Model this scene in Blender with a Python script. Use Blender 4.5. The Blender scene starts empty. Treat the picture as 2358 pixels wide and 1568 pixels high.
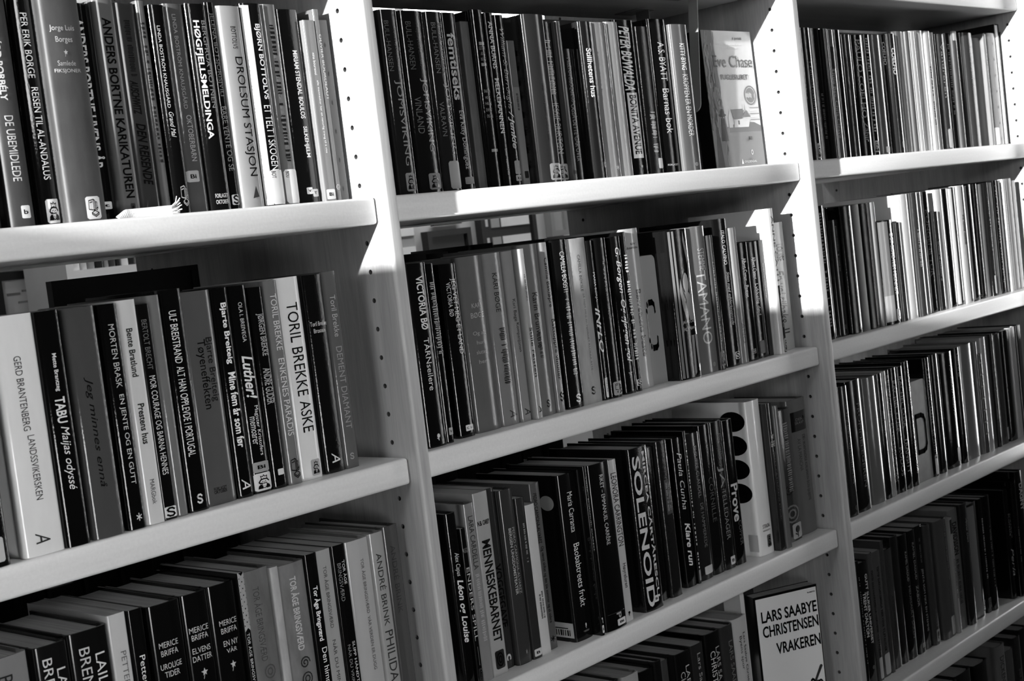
import bpy, bmesh, math, random
from mathutils import Vector, Matrix, Euler

# ---------------------------------------------------------------- camera, world, sun, exposure
OZ = 1.30                                   # height of the upper shelf board above the floor
S = bpy.context.scene
cam_d = bpy.data.cameras.new('camera')
cam = bpy.data.objects.new('camera', cam_d)
S.collection.objects.link(cam)
FPX = 3312.04                               # focal length in pixels of the 2358 px wide frame
cam_d.sensor_width = 36.0
cam_d.lens = FPX / 2358.0 * 36.0
cam_d.clip_start = 0.05
cam.location = (-1.10418, -1.17457, -0.05723 + OZ)
cam.rotation_euler = (1.496090, 0.119267, -0.836714)
cam_d.dof.use_dof = True
cam_d.dof.focus_distance = 1.75
cam_d.dof.aperture_fstop = 18.0
S.camera = cam
S.view_settings.view_transform = 'Standard'
S.view_settings.look = 'None'
S.view_settings.gamma = 1.0
S.view_settings.use_curve_mapping = False
S.view_settings.exposure = 0.0

SKY = 13.8
w = bpy.data.worlds.new('sky'); S.world = w; w.use_nodes = True
w.node_tree.nodes['Background'].inputs[0].default_value = (1, 1, 1, 1)
w.node_tree.nodes['Background'].inputs[1].default_value = SKY

SUN_DIR = Vector((1.0, 0.142, -0.172)).normalized()
sl = bpy.data.lights.new('sun', 'SUN'); sl.energy = 17.0; sl.angle = math.radians(0.53)
so = bpy.data.objects.new('sun', sl); S.collection.objects.link(so)
so.rotation_euler = SUN_DIR.to_track_quat('-Z', 'Y').to_euler()
so.location = (-4, -1, 3)

# window openings: (wall, a0, a1, z0, z1); daylight enters through each as a sky portal
WIN_LEFT = (-0.70, 0.16, 1.30 - 0.0765 + 0.172 * 2.19, 2.32)     # along Y in the wall at X=-2.2
FILL_FRONT = [(-1.60, -0.55, 0.06, 0.92), (-0.50, 0.30, 1.60, 2.20)]      # added for soft fill light, unseen: along X in the wall at Y=-2.0
WIN_RIGHT = [(-3.24, -3.06, 0.02, 2.45), (-2.96, -2.72, 0.02, 2.45), (-0.74, -0.34, 0.02, 2.45)]           # along Y in the wall at X=4.6
WIN_BACK = [(1.1, 6.4, 1.90, 2.10)]                           # along X in the wall at Y=2.2
def portal(loc, rot, sx, sy):
    l = bpy.data.lights.new('window_daylight', 'AREA'); l.shape = 'RECTANGLE'; l.size = sx; l.size_y = sy
    l.energy = 1.0; l.cycles.is_portal = True
    o = bpy.data.objects.new('window_daylight', l); S.collection.objects.link(o)
    o.location = loc; o.rotation_euler = rot
H = math.pi / 2
portal((-2.23, (WIN_LEFT[0]+WIN_LEFT[1])/2, (WIN_LEFT[2]+WIN_LEFT[3])/2), (0, -H, 0), WIN_LEFT[3]-WIN_LEFT[2], WIN_LEFT[1]-WIN_LEFT[0])
for a0, a1, z0, z1 in FILL_FRONT: portal(((a0+a1)/2, -2.03, (z0+z1)/2), (H, 0, 0), a1-a0, z1-z0)
for a0, a1, z0, z1 in WIN_RIGHT: portal((4.63, (a0+a1)/2, (z0+z1)/2), (0, H, 0), z1-z0, a1-a0)
for a0, a1, z0, z1 in WIN_BACK: portal(((a0+a1)/2, 2.23, (z0+z1)/2), (-H, 0, 0), a1-a0, z1-z0)

# ---------------------------------------------------------------- camera geometry: pixel -> place on a plane that is touched
MR = Euler(cam.rotation_euler).to_matrix()
CP = Vector((-1.10418, -1.17457, -0.05723))
def ray(x, y): return MR @ Vector(((x-1179)/FPX, -(y-784)/FPX, -1.0))
def onY(x, y, Y):
    d = ray(x, y); return CP + d * ((Y-CP.y)/d.y)
def proj(X, Y, Z):
    d = MR.transposed() @ (Vector((X, Y, Z)) - CP)
    return 1179 + FPX*d.x/-d.z, 784 - FPX*d.y/-d.z
def solve_X(px, Y, Z):
    lo, hi = -0.75, 2.2
    for _ in range(40):
        m = (lo+hi)/2
        if proj(m, Y, Z)[0] < px: lo = m
        else: hi = m
    return lo
def solve_Z(py, X, Y):
    lo, hi = -1.5, 0.6
    for _ in range(40):
        m = (lo+hi)/2
        if proj(X, Y, m)[1] > py: lo = m
        else: hi = m
    return lo

# ---------------------------------------------------------------- materials
def lin(v): return v/12.92 if v <= 0.04045 else ((v+0.055)/1.055)**2.4
def newmat(name):
    m = bpy.data.materials.new(name); m.use_nodes = True
    nt = m.node_tree; b = nt.nodes['Principled BSDF']
    return m, nt, b
def N(nt, t, **kw):
    n = nt.nodes.new(t)
    for k, v in kw.items(): setattr(n, k, v)
    return n
def coords(nt, scale, world=False):
    tc = N(nt, 'ShaderNodeNewGeometry') if world else N(nt, 'ShaderNodeTexCoord')
    mp = N(nt, 'ShaderNodeMapping'); mp.inputs['Scale'].default_value = scale
    nt.links.new(tc.outputs['Position' if world else 'Object'], mp.inputs[0])
    return mp.outputs[0]
def noise(nt, vec, scale=1.0, detail=3.0, rough=0.55):
    n = N(nt, 'ShaderNodeTexNoise'); n.inputs['Scale'].default_value = scale
    n.inputs['Detail'].default_value = detail; n.inputs['Roughness'].default_value = rough
    nt.links.new(vec, n.inputs['Vector']); return n.outputs['Fac']
def ramp(nt, fac, a, b, pa=0.3, pb=0.7):
    r = N(nt, 'ShaderNodeValToRGB'); e = r.color_ramp.elements
    e[0].position = pa; e[1].position = pb; e[0].color = (a, a, a, 1); e[1].color = (b, b, b, 1)
    nt.links.new(fac, r.inputs[0]); return r.outputs[0]
def bump(nt, b, h, strength, dist):
    n = N(nt, 'ShaderNodeBump'); n.inputs['Strength'].default_value = strength; n.inputs['Distance'].default_value = dist
    nt.links.new(h, n.inputs['Height']); nt.links.new(n.outputs[0], b.inputs['Normal'])
def mul(nt, a, b):
    m = N(nt, 'ShaderNodeMix', data_type='RGBA', blend_type='MULTIPLY'); m.inputs[0].default_value = 1
    nt.links.new(a, m.inputs[6]); nt.links.new(b, m.inputs[7]); return m.outputs[2]

def book_material(name, rough, bs, bd, wear, stretch, spec=0.5):
    """one cover material; the print colour of each book comes from its object colour"""
    m, nt, b = newmat(name)
    oi = N(nt, 'ShaderNodeObjectInfo')
    wn = noise(nt, coords(nt, (90, 90, 30), True), 1.0, 4)
    nt.links.new(mul(nt, oi.outputs['Color'], ramp(nt, wn, 1-wear, 1.0)), b.inputs['Base Color'])
    b.inputs['Roughness'].default_value = rough
    b.inputs['Specular IOR Level'].default_value = spec
    h = noise(nt, coords(nt, stretch, True), 1.0, 3, 0.6)
    bump(nt, b, h, bs, bd)
    return m
M = {}
M['film'] = book_material('clear_film_over_printed_cover', 0.06, 0.7, 0.00009, 0.10, (700, 700, 240))
M['sleek'] = book_material('smooth_laminated_cover', 0.12, 0.5, 0.00004, 0.06, (260, 260, 60))
M['crinkle'] = book_material('crinkled_film_cover', 0.08, 0.8, 0.00016, 0.15, (700, 700, 420), 0.6)
M['cloth'] = book_material('matte_cloth_cover', 0.5, 0.5, 0.0002, 0.35, (2600, 2600, 1800), 0.4)
m, nt, b = newmat('paper_pages'); M['pages'] = m
nt.links.new(ramp(nt, noise(nt, coords(nt, (1800, 6, 6), True), 1, 2), 0.20, 0.42), b.inputs['Base Color']); b.inputs['Roughness'].default_value = 0.8
m, nt, b = newmat('printed_ink'); M['ink'] = m
oi = N(nt, 'ShaderNodeObjectInfo'); nt.links.new(oi.outputs['Color'], b.inputs['Base Color']); b.inputs['Roughness'].default_value = 0.12; bump(nt, b, noise(nt, coords(nt, (700, 700, 240), True), 1.0, 3, 0.6), 0.6, 0.00004)
m, nt, b = newmat('paper_label'); M['label'] = m
oi = N(nt, 'ShaderNodeObjectInfo'); nt.links.new(oi.outputs['Color'], b.inputs['Base Color']); b.inputs['Roughness'].default_value = 0.4

m, nt, b = newmat('pale_birch_board'); M['wood'] = m
v = coords(nt, (55, 55, 3.2), True)
g1 = ramp(nt, noise(nt, v, 1.0, 5, 0.6), 0.31, 0.46); g2 = ramp(nt, noise(nt, coords(nt, (420, 420, 26), True), 1.0, 2), 0.86, 1.0)
nt.links.new(mul(nt, g1, g2), b.inputs['Base Color']); b.inputs['Roughness'].default_value = 0.42
bump(nt, b, noise(nt, v, 2.0, 4), 0.08, 0.002)
m, nt, b = newmat('pale_birch_shelf'); M['shelf'] = m
v = coords(nt, (3.0, 40, 60), True)
g1 = ramp(nt, noise(nt, v, 1.0, 5, 0.6), 0.64, 0.75); g2 = ramp(nt, noise(nt, coords(nt, (300, 300, 300), True), 1.0, 2), 0.94, 1.0)
nt.links.new(mul(nt, g1, g2), b.inputs['Base Color']); b.inputs['Roughness'].default_value = 0.33
bump(nt, b, noise(nt, coords(nt, (260, 260, 260), True), 1.0, 3), 0.12, 0.0008)
def plain(key, name, val, rough=0.6, ns=8.0, var=0.12, metal=0.0):
    m, nt, b = newmat(name); M[key] = m
    nt.links.new(ramp(nt, noise(nt, coords(nt, (ns, ns, ns), True), 1.0, 3), val*(1-var), val), b.inputs['Base Color'])
    b.inputs['Roughness'].default_value = rough; b.inputs['Metallic'].default_value = metal
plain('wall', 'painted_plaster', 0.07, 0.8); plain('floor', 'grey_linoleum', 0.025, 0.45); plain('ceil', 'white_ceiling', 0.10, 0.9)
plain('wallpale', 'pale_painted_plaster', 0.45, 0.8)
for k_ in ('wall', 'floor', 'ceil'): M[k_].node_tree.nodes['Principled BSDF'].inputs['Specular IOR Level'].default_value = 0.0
plain('frame', 'white_window_frame', 0.7, 0.5); plain('steel', 'grey_painted_steel', 0.22, 0.4); plain('dark', 'black_plastic', 0.012, 0.5)
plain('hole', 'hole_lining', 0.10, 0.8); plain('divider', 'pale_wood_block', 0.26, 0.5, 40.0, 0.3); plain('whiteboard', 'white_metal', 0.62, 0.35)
plain('fabric', 'woven_white_cotton', 0.72, 0.9, 900.0, 0.4); plain('mid', 'grey_board', 0.28, 0.6); plain('pane', 'far_panel', 0.5, 0.5)
m, nt, b = newmat('clear_glass'); M['glass'] = m
tr = N(nt, 'ShaderNodeBsdfTransparent'); gl = N(nt, 'ShaderNodeBsdfGlossy'); gl.inputs['Roughness'].default_value = 0.02
mx = N(nt, 'ShaderNodeMixShader'); fr = N(nt, 'ShaderNodeFresnel'); fr.inputs[0].default_value = 1.2
nt.links.new(fr.outputs[0], mx.inputs[0]); nt.links.new(tr.outputs[0], mx.inputs[1]); nt.links.new(gl.outputs[0], mx.inputs[2])
nt.links.new(mx.outputs[0], nt.nodes['Material Output'].inputs['Surface'])

# ---------------------------------------------------------------- helpers
COL = S.collection
def empty(name, loc, label=None, cat=None, group=None, rot=(0, 0, 0)):
    o = bpy.data.objects.new(name, None); COL.objects.link(o); o.location = loc; o.rotation_euler = rot
    o.empty_display_size = 0.02
    if label: tag(o, label, cat, group)
    return o
def tag(o, label=None, cat=None, group=None, kind=None):
    if label: o['label'] = label
    if cat: o['category'] = cat
    if group: o['group'] = group
    if kind: o['kind'] = kind
def link(name, me, mat, parent=None, tone=None, loc=None, rot=None):
    o = bpy.data.objects.new(name, me); COL.objects.link(o)
    if mat and not me.materials: me.materials.append(M[mat])
    if parent: o.parent = parent
    if tone is not None: v = lin(tone); o.color = (v, v, v, 1)
    if loc: o.location = loc
    if rot: o.rotation_euler = rot
    return o
def mesh(name, verts, faces, smooth=()):
    me = bpy.data.meshes.new(name); me.from_pydata(verts, [], faces); me.update()
    for i in smooth: me.polygons[i].use_smooth = True
    return me
def box(name, x0, x1, y0, y1, z0, z1, mat, parent=None, bev=0.0, tone=None, seg=2):
    bm = bmesh.new()
    bmesh.ops.create_cube(bm, size=1.0, matrix=Matrix.Translation(((x0+x1)/2, (y0+y1)/2, (z0+z1)/2)) @ Matrix.Diagonal((x1-x0, y1-y0, z1-z0, 1)))
    if bev:
        bmesh.ops.bevel(bm, geom=bm.edges[:], offset=bev, segments=seg, profile=0.5, affect='EDGES')
        for f in bm.faces: f.smooth = True
    me = bpy.data.meshes.new(name); bm.to_mesh(me); bm.free()
    if bev: me.set_sharp_from_angle(angle=math.radians(50))
    return link(name, me, mat, parent, tone)
def boxes_mesh(name, boxes):
    vs, fs = [], []
    for x0, x1, y0, y1, z0, z1 in boxes:
        n = len(vs)
        vs += [(x, y, z) for x in (x0, x1) for y in (y0, y1) for z in (z0, z1)]
        fs += [tuple(n+i for i in f) for f in ((0,1,3,2),(4,6,7,5),(0,4,5,1),(2,3,7,6),(0,2,6,4),(1,5,7,3))]
    return mesh(name, vs, fs)

# ---------------------------------------------------------------- the room
def wall_with_openings(name, axis, at, thick, a0, a1, z1, wins):
    """wall of boxes around the openings, axis 'x' = the wall runs along X"""
    bs = []; cur = a0
    for w0, w1, h0, h1 in sorted(wins):
        bs.append((cur, w0, 0, z1)); bs.append((w0, w1, 0, h0)); bs.append((w0, w1, h1, z1)); cur = w1
    bs.append((cur, a1, 0, z1))
    lo, hi = min(at, at+thick), max(at, at+thick)
    bx = [(p, q, lo, hi, r, s) if axis == 'x' else (lo, hi, p, q, r, s) for p, q, r, s in bs if q-p > 1e-4 and s-r > 1e-4]
    o = link(name, boxes_mesh(name, bx), 'wall'); tag(o, kind='structure'); return o
CEIL = 2.85
for nm_, za_, zb_, mt_ in (('floor', -0.1, 0.0, 'floor'), ('ceiling', CEIL, CEIL+0.1, 'ceil')):     # L-shaped: the rear room runs on past the right wall
    o = link(nm_, boxes_mesh(nm_, [(-2.4, 4.8, -3.5, 0.3, za_, zb_), (-2.4, 8.0, 0.3, 2.4, za_, zb_)]), mt_); tag(o, kind='structure')
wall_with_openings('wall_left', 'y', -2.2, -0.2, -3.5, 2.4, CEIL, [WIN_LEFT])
wall_with_openings('wall_front', 'x', -2.0, -0.2, -2.2, 1.3, CEIL, FILL_FRONT)
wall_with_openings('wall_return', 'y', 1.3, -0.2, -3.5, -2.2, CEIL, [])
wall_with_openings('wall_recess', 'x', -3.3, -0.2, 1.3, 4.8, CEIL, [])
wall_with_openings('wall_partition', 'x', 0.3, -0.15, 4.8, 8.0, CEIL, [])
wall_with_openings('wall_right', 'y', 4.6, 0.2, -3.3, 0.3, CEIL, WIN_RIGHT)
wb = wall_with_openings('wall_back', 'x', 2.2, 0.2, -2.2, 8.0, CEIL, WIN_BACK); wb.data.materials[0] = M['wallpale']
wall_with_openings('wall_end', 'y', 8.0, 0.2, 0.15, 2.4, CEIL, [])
wn = 0
def window(axis, at, a0, a1, z0, z1, mull):
    global wn
    wn += 1
    t = 0.018
    def mk(nm, p, q, r, s, d0, d1, mat, par):
        b = (p, q, at+d0, at+d1, r, s) if axis == 'x' else (at+d0, at+d1, p, q, r, s)
        return box(nm, *b, mat, par)
    e = empty('window_%d' % wn, ((a0+a1)/2, at, z0) if axis == 'x' else (at, (a0+a1)/2, z0)); tag(e, kind='structure')
    L = e.location
    def rel(o):
        o.parent = e; o.matrix_parent_inverse = Matrix.Translation(-L); return o
    rel(mk('window_frame', a0, a0+t, z0, z1, -0.03, 0.03, 'frame', None)); rel(mk('window_frame', a1-t, a1, z0, z1, -0.03, 0.03, 'frame', None))
    rel(mk('window_frame', a0+t, a1-t, z1-t, z1, -0.03, 0.03, 'frame', None))
    rel(mk('window_frame', a0+t, a1-t, z0-0.0, z0+0.012, -0.03, 0.03, 'frame', None))
    for q in mull: rel(mk('mullion', q-0.02, q+0.02, z0+0.012, z1-t, -0.02, 0.02, 'frame', None))
sg = -1
for a0, a1, z0, z1 in FILL_FRONT: window('x', -2.1, a0, a1, z0, z1, [(a0+a1)/2] if a1-a0 > 1 else [])  # frames around the added fill openings
for a0, a1, z0, z1 in WIN_RIGHT: window('y', 4.7, a0, a1, z0, z1, [])
for a0, a1, z0, z1 in WIN_BACK: window('x', 2.3, a0, a1, z0, z1, [2.3, 3.5, 4.7])
window('y', -2.3, WIN_LEFT[0], WIN_LEFT[1], WIN_LEFT[2], WIN_LEFT[3], [])

# ---------------------------------------------------------------- the shelving: uprights with peg holes, shelf boards, clips
ZS = [0.2938, 0.0, -0.2918, -0.5854, -0.8854, -1.18]      # top of each shelf board, from the highest down
TH = 0.0299                                             # board thickness
T = 0.0185                                              # upright thickness
P = 0.9                                                 # bay pitch
YF, YB, YD = -0.016, 0.25, 0.48                         # upright front, rear edge of the front boards, rear of the uprights
case = empty('bookcase', (0.45, 0.23, 0.0), 'pale birch bookcase run of three open bays with peg-holed uprights', 'bookcase')
def into(o, par):
    o.parent = par; o.matrix_parent_inverse = Matrix.Translation(-Vector(par.location)); return o

def upright_mesh(xr):
    """board between xr-T and xr with a rounded front edge and two columns of drilled holes in its left face"""
    bm = bmesh.new(); x0 = xr - T
    z0, z1 = 0.0, OZ + 0.62
    r = 0.004
    def quad(pts, sm=False):
        f = bm.faces.new([bm.verts.new(p) for p in pts]); f.smooth = sm; return f
    pitch, rad = 0.0322, 0.0028
    zh0 = OZ + 0.0147 - pitch*38
    cells = [zh0 + pitch*(i-0.5) for i in range(0, 57)]
    cols = [0.0235, 0.445]; hw = 0.009
    ys = [YF + r]
    for c in cols: ys += [c-hw, c+hw]
    ys.append(YD)
    za, zb = cells[0], cells[-1]
    for i in range(len(ys)-1):
        a, b_ = ys[i], ys[i+1]
        if i % 2 == 0:
            quad([(x0, a, z0), (x0, a, z1), (x0, b_, z1), (x0, b_, z0)])
        else:
            quad([(x0, a, z0), (x0, a, za), (x0, b_, za), (x0, b_, z0)])
            quad([(x0, a, zb), (x0, a, z1), (x0, b_, z1), (x0, b_, zb)])
            cy = (a+b_)/2
            for k in range(len(cells)-1):
                c0, c1 = cells[k], cells[k+1]; cz = (c0+c1)/2
                n = 12; outer = []; inner = []
                for j in range(n):
                    t = 2*math.pi*(j+0.5)/n; cy_, sz_ = math.cos(t), math.sin(t)
                    s = max(abs(cy_), abs(sz_))
                    outer.append(bm.verts.new((x0, cy + cy_/s*hw, cz + sz_/s*(c1-c0)/2)))
                    inner.append(bm.verts.new((x0, cy + cy_*rad, cz + sz_*rad)))
                # square corners
                deep = [bm.verts.new((x0+0.010, v.co.y, v.co.z)) for v in inner]
                for j in range(n):
                    q = (j+1) % n
                    bm.faces.new((outer[j], inner[j], inner[q], outer[q]))
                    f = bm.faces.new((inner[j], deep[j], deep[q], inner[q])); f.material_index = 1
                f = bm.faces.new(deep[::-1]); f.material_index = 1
                for (sy, szz) in ((1, 1), (-1, 1), (-1, -1), (1, -1)):
                    cv = bm.verts.new((x0, cy + sy*hw, cz + szz*(c1-c0)/2))
                    best = sorted(range(n), key=lambda j: (outer[j].co - cv.co).length)[:2]
                    u, v_ = outer[best[0]], outer[best[1]]
                    if (u.co-cv.co).length > 1e-6 and (v_.co-cv.co).length > 1e-6:
                        try: bm.faces.new((cv, u, v_))
                        except ValueError: pass
    # rounded front edge
    prof = [(x0, YF+r)]
    for k in range(1, 6):
        a = math.pi/2*k/6; prof.append((x0 + r - r*math.cos(a), YF + r - r*math.sin(a)))
    prof.append((x0+r, YF)); prof.append((xr-r, YF))
    for k in range(1, 6):
        a = math.pi/2*k/6; prof.append((xr - r + r*math.sin(a), YF + r - r*math.cos(a)))
    prof.append((xr, YF+r))
    lo = [bm.verts.new((x, y, z0)) for x, y in prof]; hi = [bm.verts.new((x, y, z1)) for x, y in prof]
    for i in range(len(prof)-1):
        f = bm.faces.new((lo[i], lo[i+1], hi[i+1], hi[i])); f.smooth = True
    quad([(xr, YF+r, z0), (xr, YD, z0), (xr, YD, z1), (xr, YF+r, z1)])
    quad([(x0, YD, z0), (x0, YD, z1), (xr, YD, z1), (xr, YD, z0)])
    quad([(x0, YF+r, z1), (xr, YF+r, z1), (xr, YD, z1), (x0, YD, z1)])
    bmesh.ops.remove_doubles(bm, verts=bm.verts[:], dist=1e-6)
    bmesh.ops.recalc_face_normals(bm, faces=bm.faces[:])
    me = bpy.data.meshes.new('upright'); bm.to_mesh(me); bm.free()
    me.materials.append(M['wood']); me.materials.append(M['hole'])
    return me
for k in (-1, 0, 1, 2):
    into(link('upright', upright_mesh(k*P), None), case)
for bay in (0, 1, 2):
    xa, xb = -P + bay*P + 0.0008, bay*P - T - 0.0008
    for i, z in enumerate(ZS):
        into(box('shelf', xa, xb, 0.0, YB, OZ+z-TH, OZ+z, 'shelf', None, 0.0035, seg=3), case)
        # rear boards of the double-sided run (none at the top level, where one sees through)
        if i > 0: into(box('rear_shelf', xa, xb, YB+0.012, YD, OZ+z-TH, OZ+z, 'shelf', None, 0.002), case)
    for i in (1, 2):
        for xx in ((xa+0.0002,) if bay == 2 else ()): into(box('shelf_clip', xx, xx+0.006, 0.018, 0.030, OZ+ZS[i]-TH-0.010, OZ+ZS[i]-TH-0.0001, 'whiteboard', None, 0.001), case)
for bay in (0, 1, 2):
    into(box('plinth', -P+bay*P+0.0008, bay*P-T-0.0008, 0.03, 0.05, 0.0, OZ+ZS[5]-TH-0.0003, 'shelf', None, 0.001), case)

# ---------------------------------------------------------------- lettering
_font_cache = {}
def glyphs(text, bold, italic):
    """flat outline mesh of a line of lettering scaled to a unit box: verts (0..1, 0..1), triangles"""
    key = (text, bold, italic)
    if key in _font_cache: return _font_cache[key]
    cu = bpy.data.curves.new('lettering', 'FONT'); cu.body = text; cu.size = 1.0; cu.resolution_u = 3
    cu.fill_mode = 'FRONT'; cu.offset = 0.022 if bold else 0.0
    if italic: cu.shear = 0.3
    ob = bpy.data.objects.new('lettering', cu)
    me = bpy.data.meshes.new_from_object(ob)
    vs = [(v.co.x, v.co.y) for v in me.vertices]; fs = [tuple(p.vertices) for p in me.polygons]
    bpy.data.objects.remove(ob); bpy.data.curves.remove(cu); bpy.data.meshes.remove(me)
    if not vs: vs = [(0, 0), (1, 0), (1, 1)]; fs = [(0, 1, 2)]
    x0 = min(v[0] for v in vs); x1 = max(v[0] for v in vs); y0 = min(v[1] for v in vs); y1 = max(v[1] for v in vs)
    vs = [((x-x0)/max(x1-x0, 1e-6), (y-y0)/max(y1-y0, 1e-6)) for x, y in vs]
    _font_cache[key] = (vs, fs, (x1-x0)/max(y1-y0, 1e-6)); return _font_cache[key]
def mapped(name, vs, fs, fn, cuts=0, along='y'):
    """flat shape (unit coordinates) laid on a surface by fn; cut into strips first so that it follows the curve"""
    bm = bmesh.new(); bv = [bm.verts.new((x, y, 0)) for x, y in vs]
    for f in fs:
        try: bm.faces.new([bv[i] for i in f])
        except ValueError: pass
    for k in range(1, cuts+1):
        t = k/(cuts+1)
        bmesh.ops.bisect_plane(bm, geom=bm.verts[:]+bm.edges[:]+bm.faces[:], plane_co=(t, t, 0), plane_no=(0, 1, 0) if along == 'y' else (1, 0, 0))
    for v in bm.verts: v.co = Vector(fn(v.co.x, v.co.y))
    for f in bm.faces: f.smooth = True
    bm.normal_update()
    me = bpy.data.meshes.new(name); bm.to_mesh(me); bm.free(); return me

# ---------------------------------------------------------------- books
def profile(w, hard):
    rc = min(0.0040 if hard else 0.0016, w*0.30); bl = w*(0.062 if hard else 0.045)
    bl = min(bl, 0.0035)
    def y(x):
        x = min(max(x, 0.0), w); t = 2*x/w - 1; v = bl*t*t
        d = min(x, w-x)
        if d < rc: q = (rc-d)/rc; v += rc*0.9*(1-math.sqrt(max(0.0, 1-q*q)))
        return v
    xs = [0.0]
    for k in (0.06, 0.2, 0.45, 0.75): xs.append(rc*k)
    n = 7
    for k in range(n+1): xs.append(rc + (w-2*rc)*k/n)
    xs += [w - x for x in xs[:5]][::-1]
    return y, xs
def cover_mesh(w, h, d, hard):
    fy, xs = profile(w, hard); t = min(0.0024 if hard else 0.0006, w*0.22)
    out = [(x, fy(x)) for x in xs]
    side = fy(0)
    L, R_ = [], []
    if hard:                                             # hinge groove of a hardcover along the spine
        g = min(0.0012, w*0.08)
        gl = [(side+0.0045, 0.0), (side+0.0070, g), (side+0.0095, 0.0)]
        L = [(o_, y_) for y_, o_ in gl]; R_ = [(w-o_, y_) for y_, o_ in gl]
    out = [(0.0, d)] + L[::-1] + out + R_ + [(w, d)]
    inn = [(t, d)] + [(min(max(x, 0)+t, w/2) if x < w/2 else max(x-t, w/2), y+t) for x, y in out[1:-1]] + [(w-t, d)]
    n = len(out); vs = []
    for x, y in out: vs += [(x, y, 0), (x, y, h)]
    for x, y in inn: vs += [(x, y, 0), (x, y, h)]
    fs = []; sm = []
    for i in range(n-1):
        a, b_ = 2*i, 2*i+2; c, e = 2*n+2*i, 2*n+2*i+2
        sm.append(len(fs)); fs.append((a, b_, b_+1, a+1))
        fs.append((c, c+1, e+1, e)); fs.append((a+1, b_+1, e+1, c+1)); fs.append((a, c, e, b_))
    fs.append((0, 1, 2*n+1, 2*n)); k = 2*n-2; fs.append((k, 2*n+k, 2*n+k+1, k+1))
    me = mesh('cover', vs, fs, sm); me.set_sharp_from_angle(angle=math.radians(55))
    for i in sm: me.polygons[i].use_smooth = True
    return me, fy, t
def pages_mesh(w, h, d, fy, t, hard):
    a = 0.004 if hard else 0.0004
    zt, zb = h - (0.0032 if hard else 0.0006), (0.0032 if hard else 0.0002)
    y0 = fy(0) + t + 0.0015
    fs_y = [(t+0.0002, y0), (w*0.3, fy(w*0.3)+t+0.0008), (w*0.7, fy(w*0.7)+t+0.0008), (w-t-0.0002, y0)]
    pts = fs_y + [(w-t-0.0002, d-a), (w/2, d-a-0.002), (t+0.0002, d-a)]
    n = len(pts); vs = [(x, y, zb) for x, y in pts] + [(x, y, zt) for x, y in pts]
    fs = [(i, (i+1) % n, n+(i+1) % n, n+i) for i in range(n)] + [tuple(range(n))[::-1], tuple(range(n, 2*n))]
    return mesh('pages', vs, fs)

# pictograms of the library stickers, in unit coordinates (x right, y up): strokes as polylines and filled polygons
def stroke(pts, wd, closed=False):
    vs, fs = [], []; m = len(pts)
    for i in range(m if closed else m-1):
        a = Vector(pts[i]); b_ = Vector(pts[(i+1) % m]); dv = (b_-a)
        if dv.length < 1e-6: continue
        dv.normalize(); nn = Vector((-dv.y, dv.x))*wd/2; a2 = a-dv*wd*0.4; b2 = b_+dv*wd*0.4
        k = len(vs); vs += [tuple(a2+nn), tuple(a2-nn), tuple(b2-nn), tuple(b2+nn)]; fs.append((k, k+1, k+2, k+3))
    return vs, fs
def merge(parts):
    vs, fs = [], []
    for v, f in parts:
        n = len(vs); vs += v; fs += [tuple(n+i for i in q) for q in f]
    return vs, fs
def poly(p): return (list(p), [tuple(range(len(p)))])
def disc(cx, cy, rx, ry, n=14): return poly([(cx+rx*math.cos(2*math.pi*k/n), cy+ry*math.sin(2*math.pi*k/n)) for k in range(n)])
ICON = {}
ICON['man'] = merge([stroke([(.36, .64), (.30, .92), (.45, .86), (.52, .97), (.60, .86), (.76, .90), (.72, .66)], .05),
    stroke([(.18, .52), (.30, .66), (.52, .70), (.76, .66), (.86, .52)], .09), stroke([(.16, .48), (.24, .40), (.34, .40)], .09),
    disc(.42, .52, .04, .03), disc(.62, .52, .04, .03), stroke([(.52, .50), (.54, .43)], .03), stroke([(.36, .40), (.52, .37), (.68, .40)], .05),
    poly([(.06, .02), (.10, .22), (.26, .34), (.40, .22), (.42, .02)]), poly([(.62, .02), (.66, .22), (.76, .34), (.92, .22), (.95, .02)]),
    stroke([(.36, .38), (.34, .16), (.52, .04), (.70, .16), (.70, .38)], .05), disc(.46, .22, .03, .02), disc(.58, .18, .03, .02)])
ICON['books'] = merge([stroke([(.10, .42), (.14, .90), (.55, .96), (.52, .36)], .05, True), stroke([(.55, .96), (.66, .90), (.64, .40), (.52, .36)], .05),
    stroke([(.22, .78), (.44, .82)], .05)] + [stroke([(.70, .84-.07*k), (.86+.02*(k % 2), .80-.07*k)], .035) for k in range(6)] +
    [stroke([(.30, .22), (.60, .34), (.92, .22), (.62, .08)], .05, True), stroke([(.30, .22), (.31, .14), (.62, .0), (.92, .13), (.92, .22)], .05), stroke([(.70, .44), (.90, .52), (.80, .36), (.70, .40)], .04)])
ICON['tulip'] = merge([disc(.5, .62, .30, .30), stroke([(.5, .4), (.5, .02)], .12), stroke([(.5, .15), (.2, .30)], .1)])
ICON['star'] = merge([stroke([(.5, .05), (.5, .95)], .13), stroke([(.1, .28), (.9, .72)], .13), stroke([(.1, .72), (.9, .28)], .13)])
ICON['leaf'] = merge([poly([(.5, .98), (.62, .66), (.98, .62), (.70, .42), (.76, .10), (.5, .30), (.24, .10), (.30, .42), (.02, .62), (.38, .66)]), stroke([(.5, .35), (.30, -.25)], .07)])
ICON['tri'] = poly([(.05, .0), (.95, .10), (.60, 1.0)])
ICON['code'] = merge([poly([(.08+.11*k, .1), (.08+.11*k+(.07 if k % 3 == 0 else .04), .1), (.08+.11*k+(.07 if k % 3 == 0 else .04), .6), (.08+.11*k, .6)]) for k in range(8)] + [poly([(.1, .7), (.8, .7), (.8, .78), (.1, .78)])])
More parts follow.
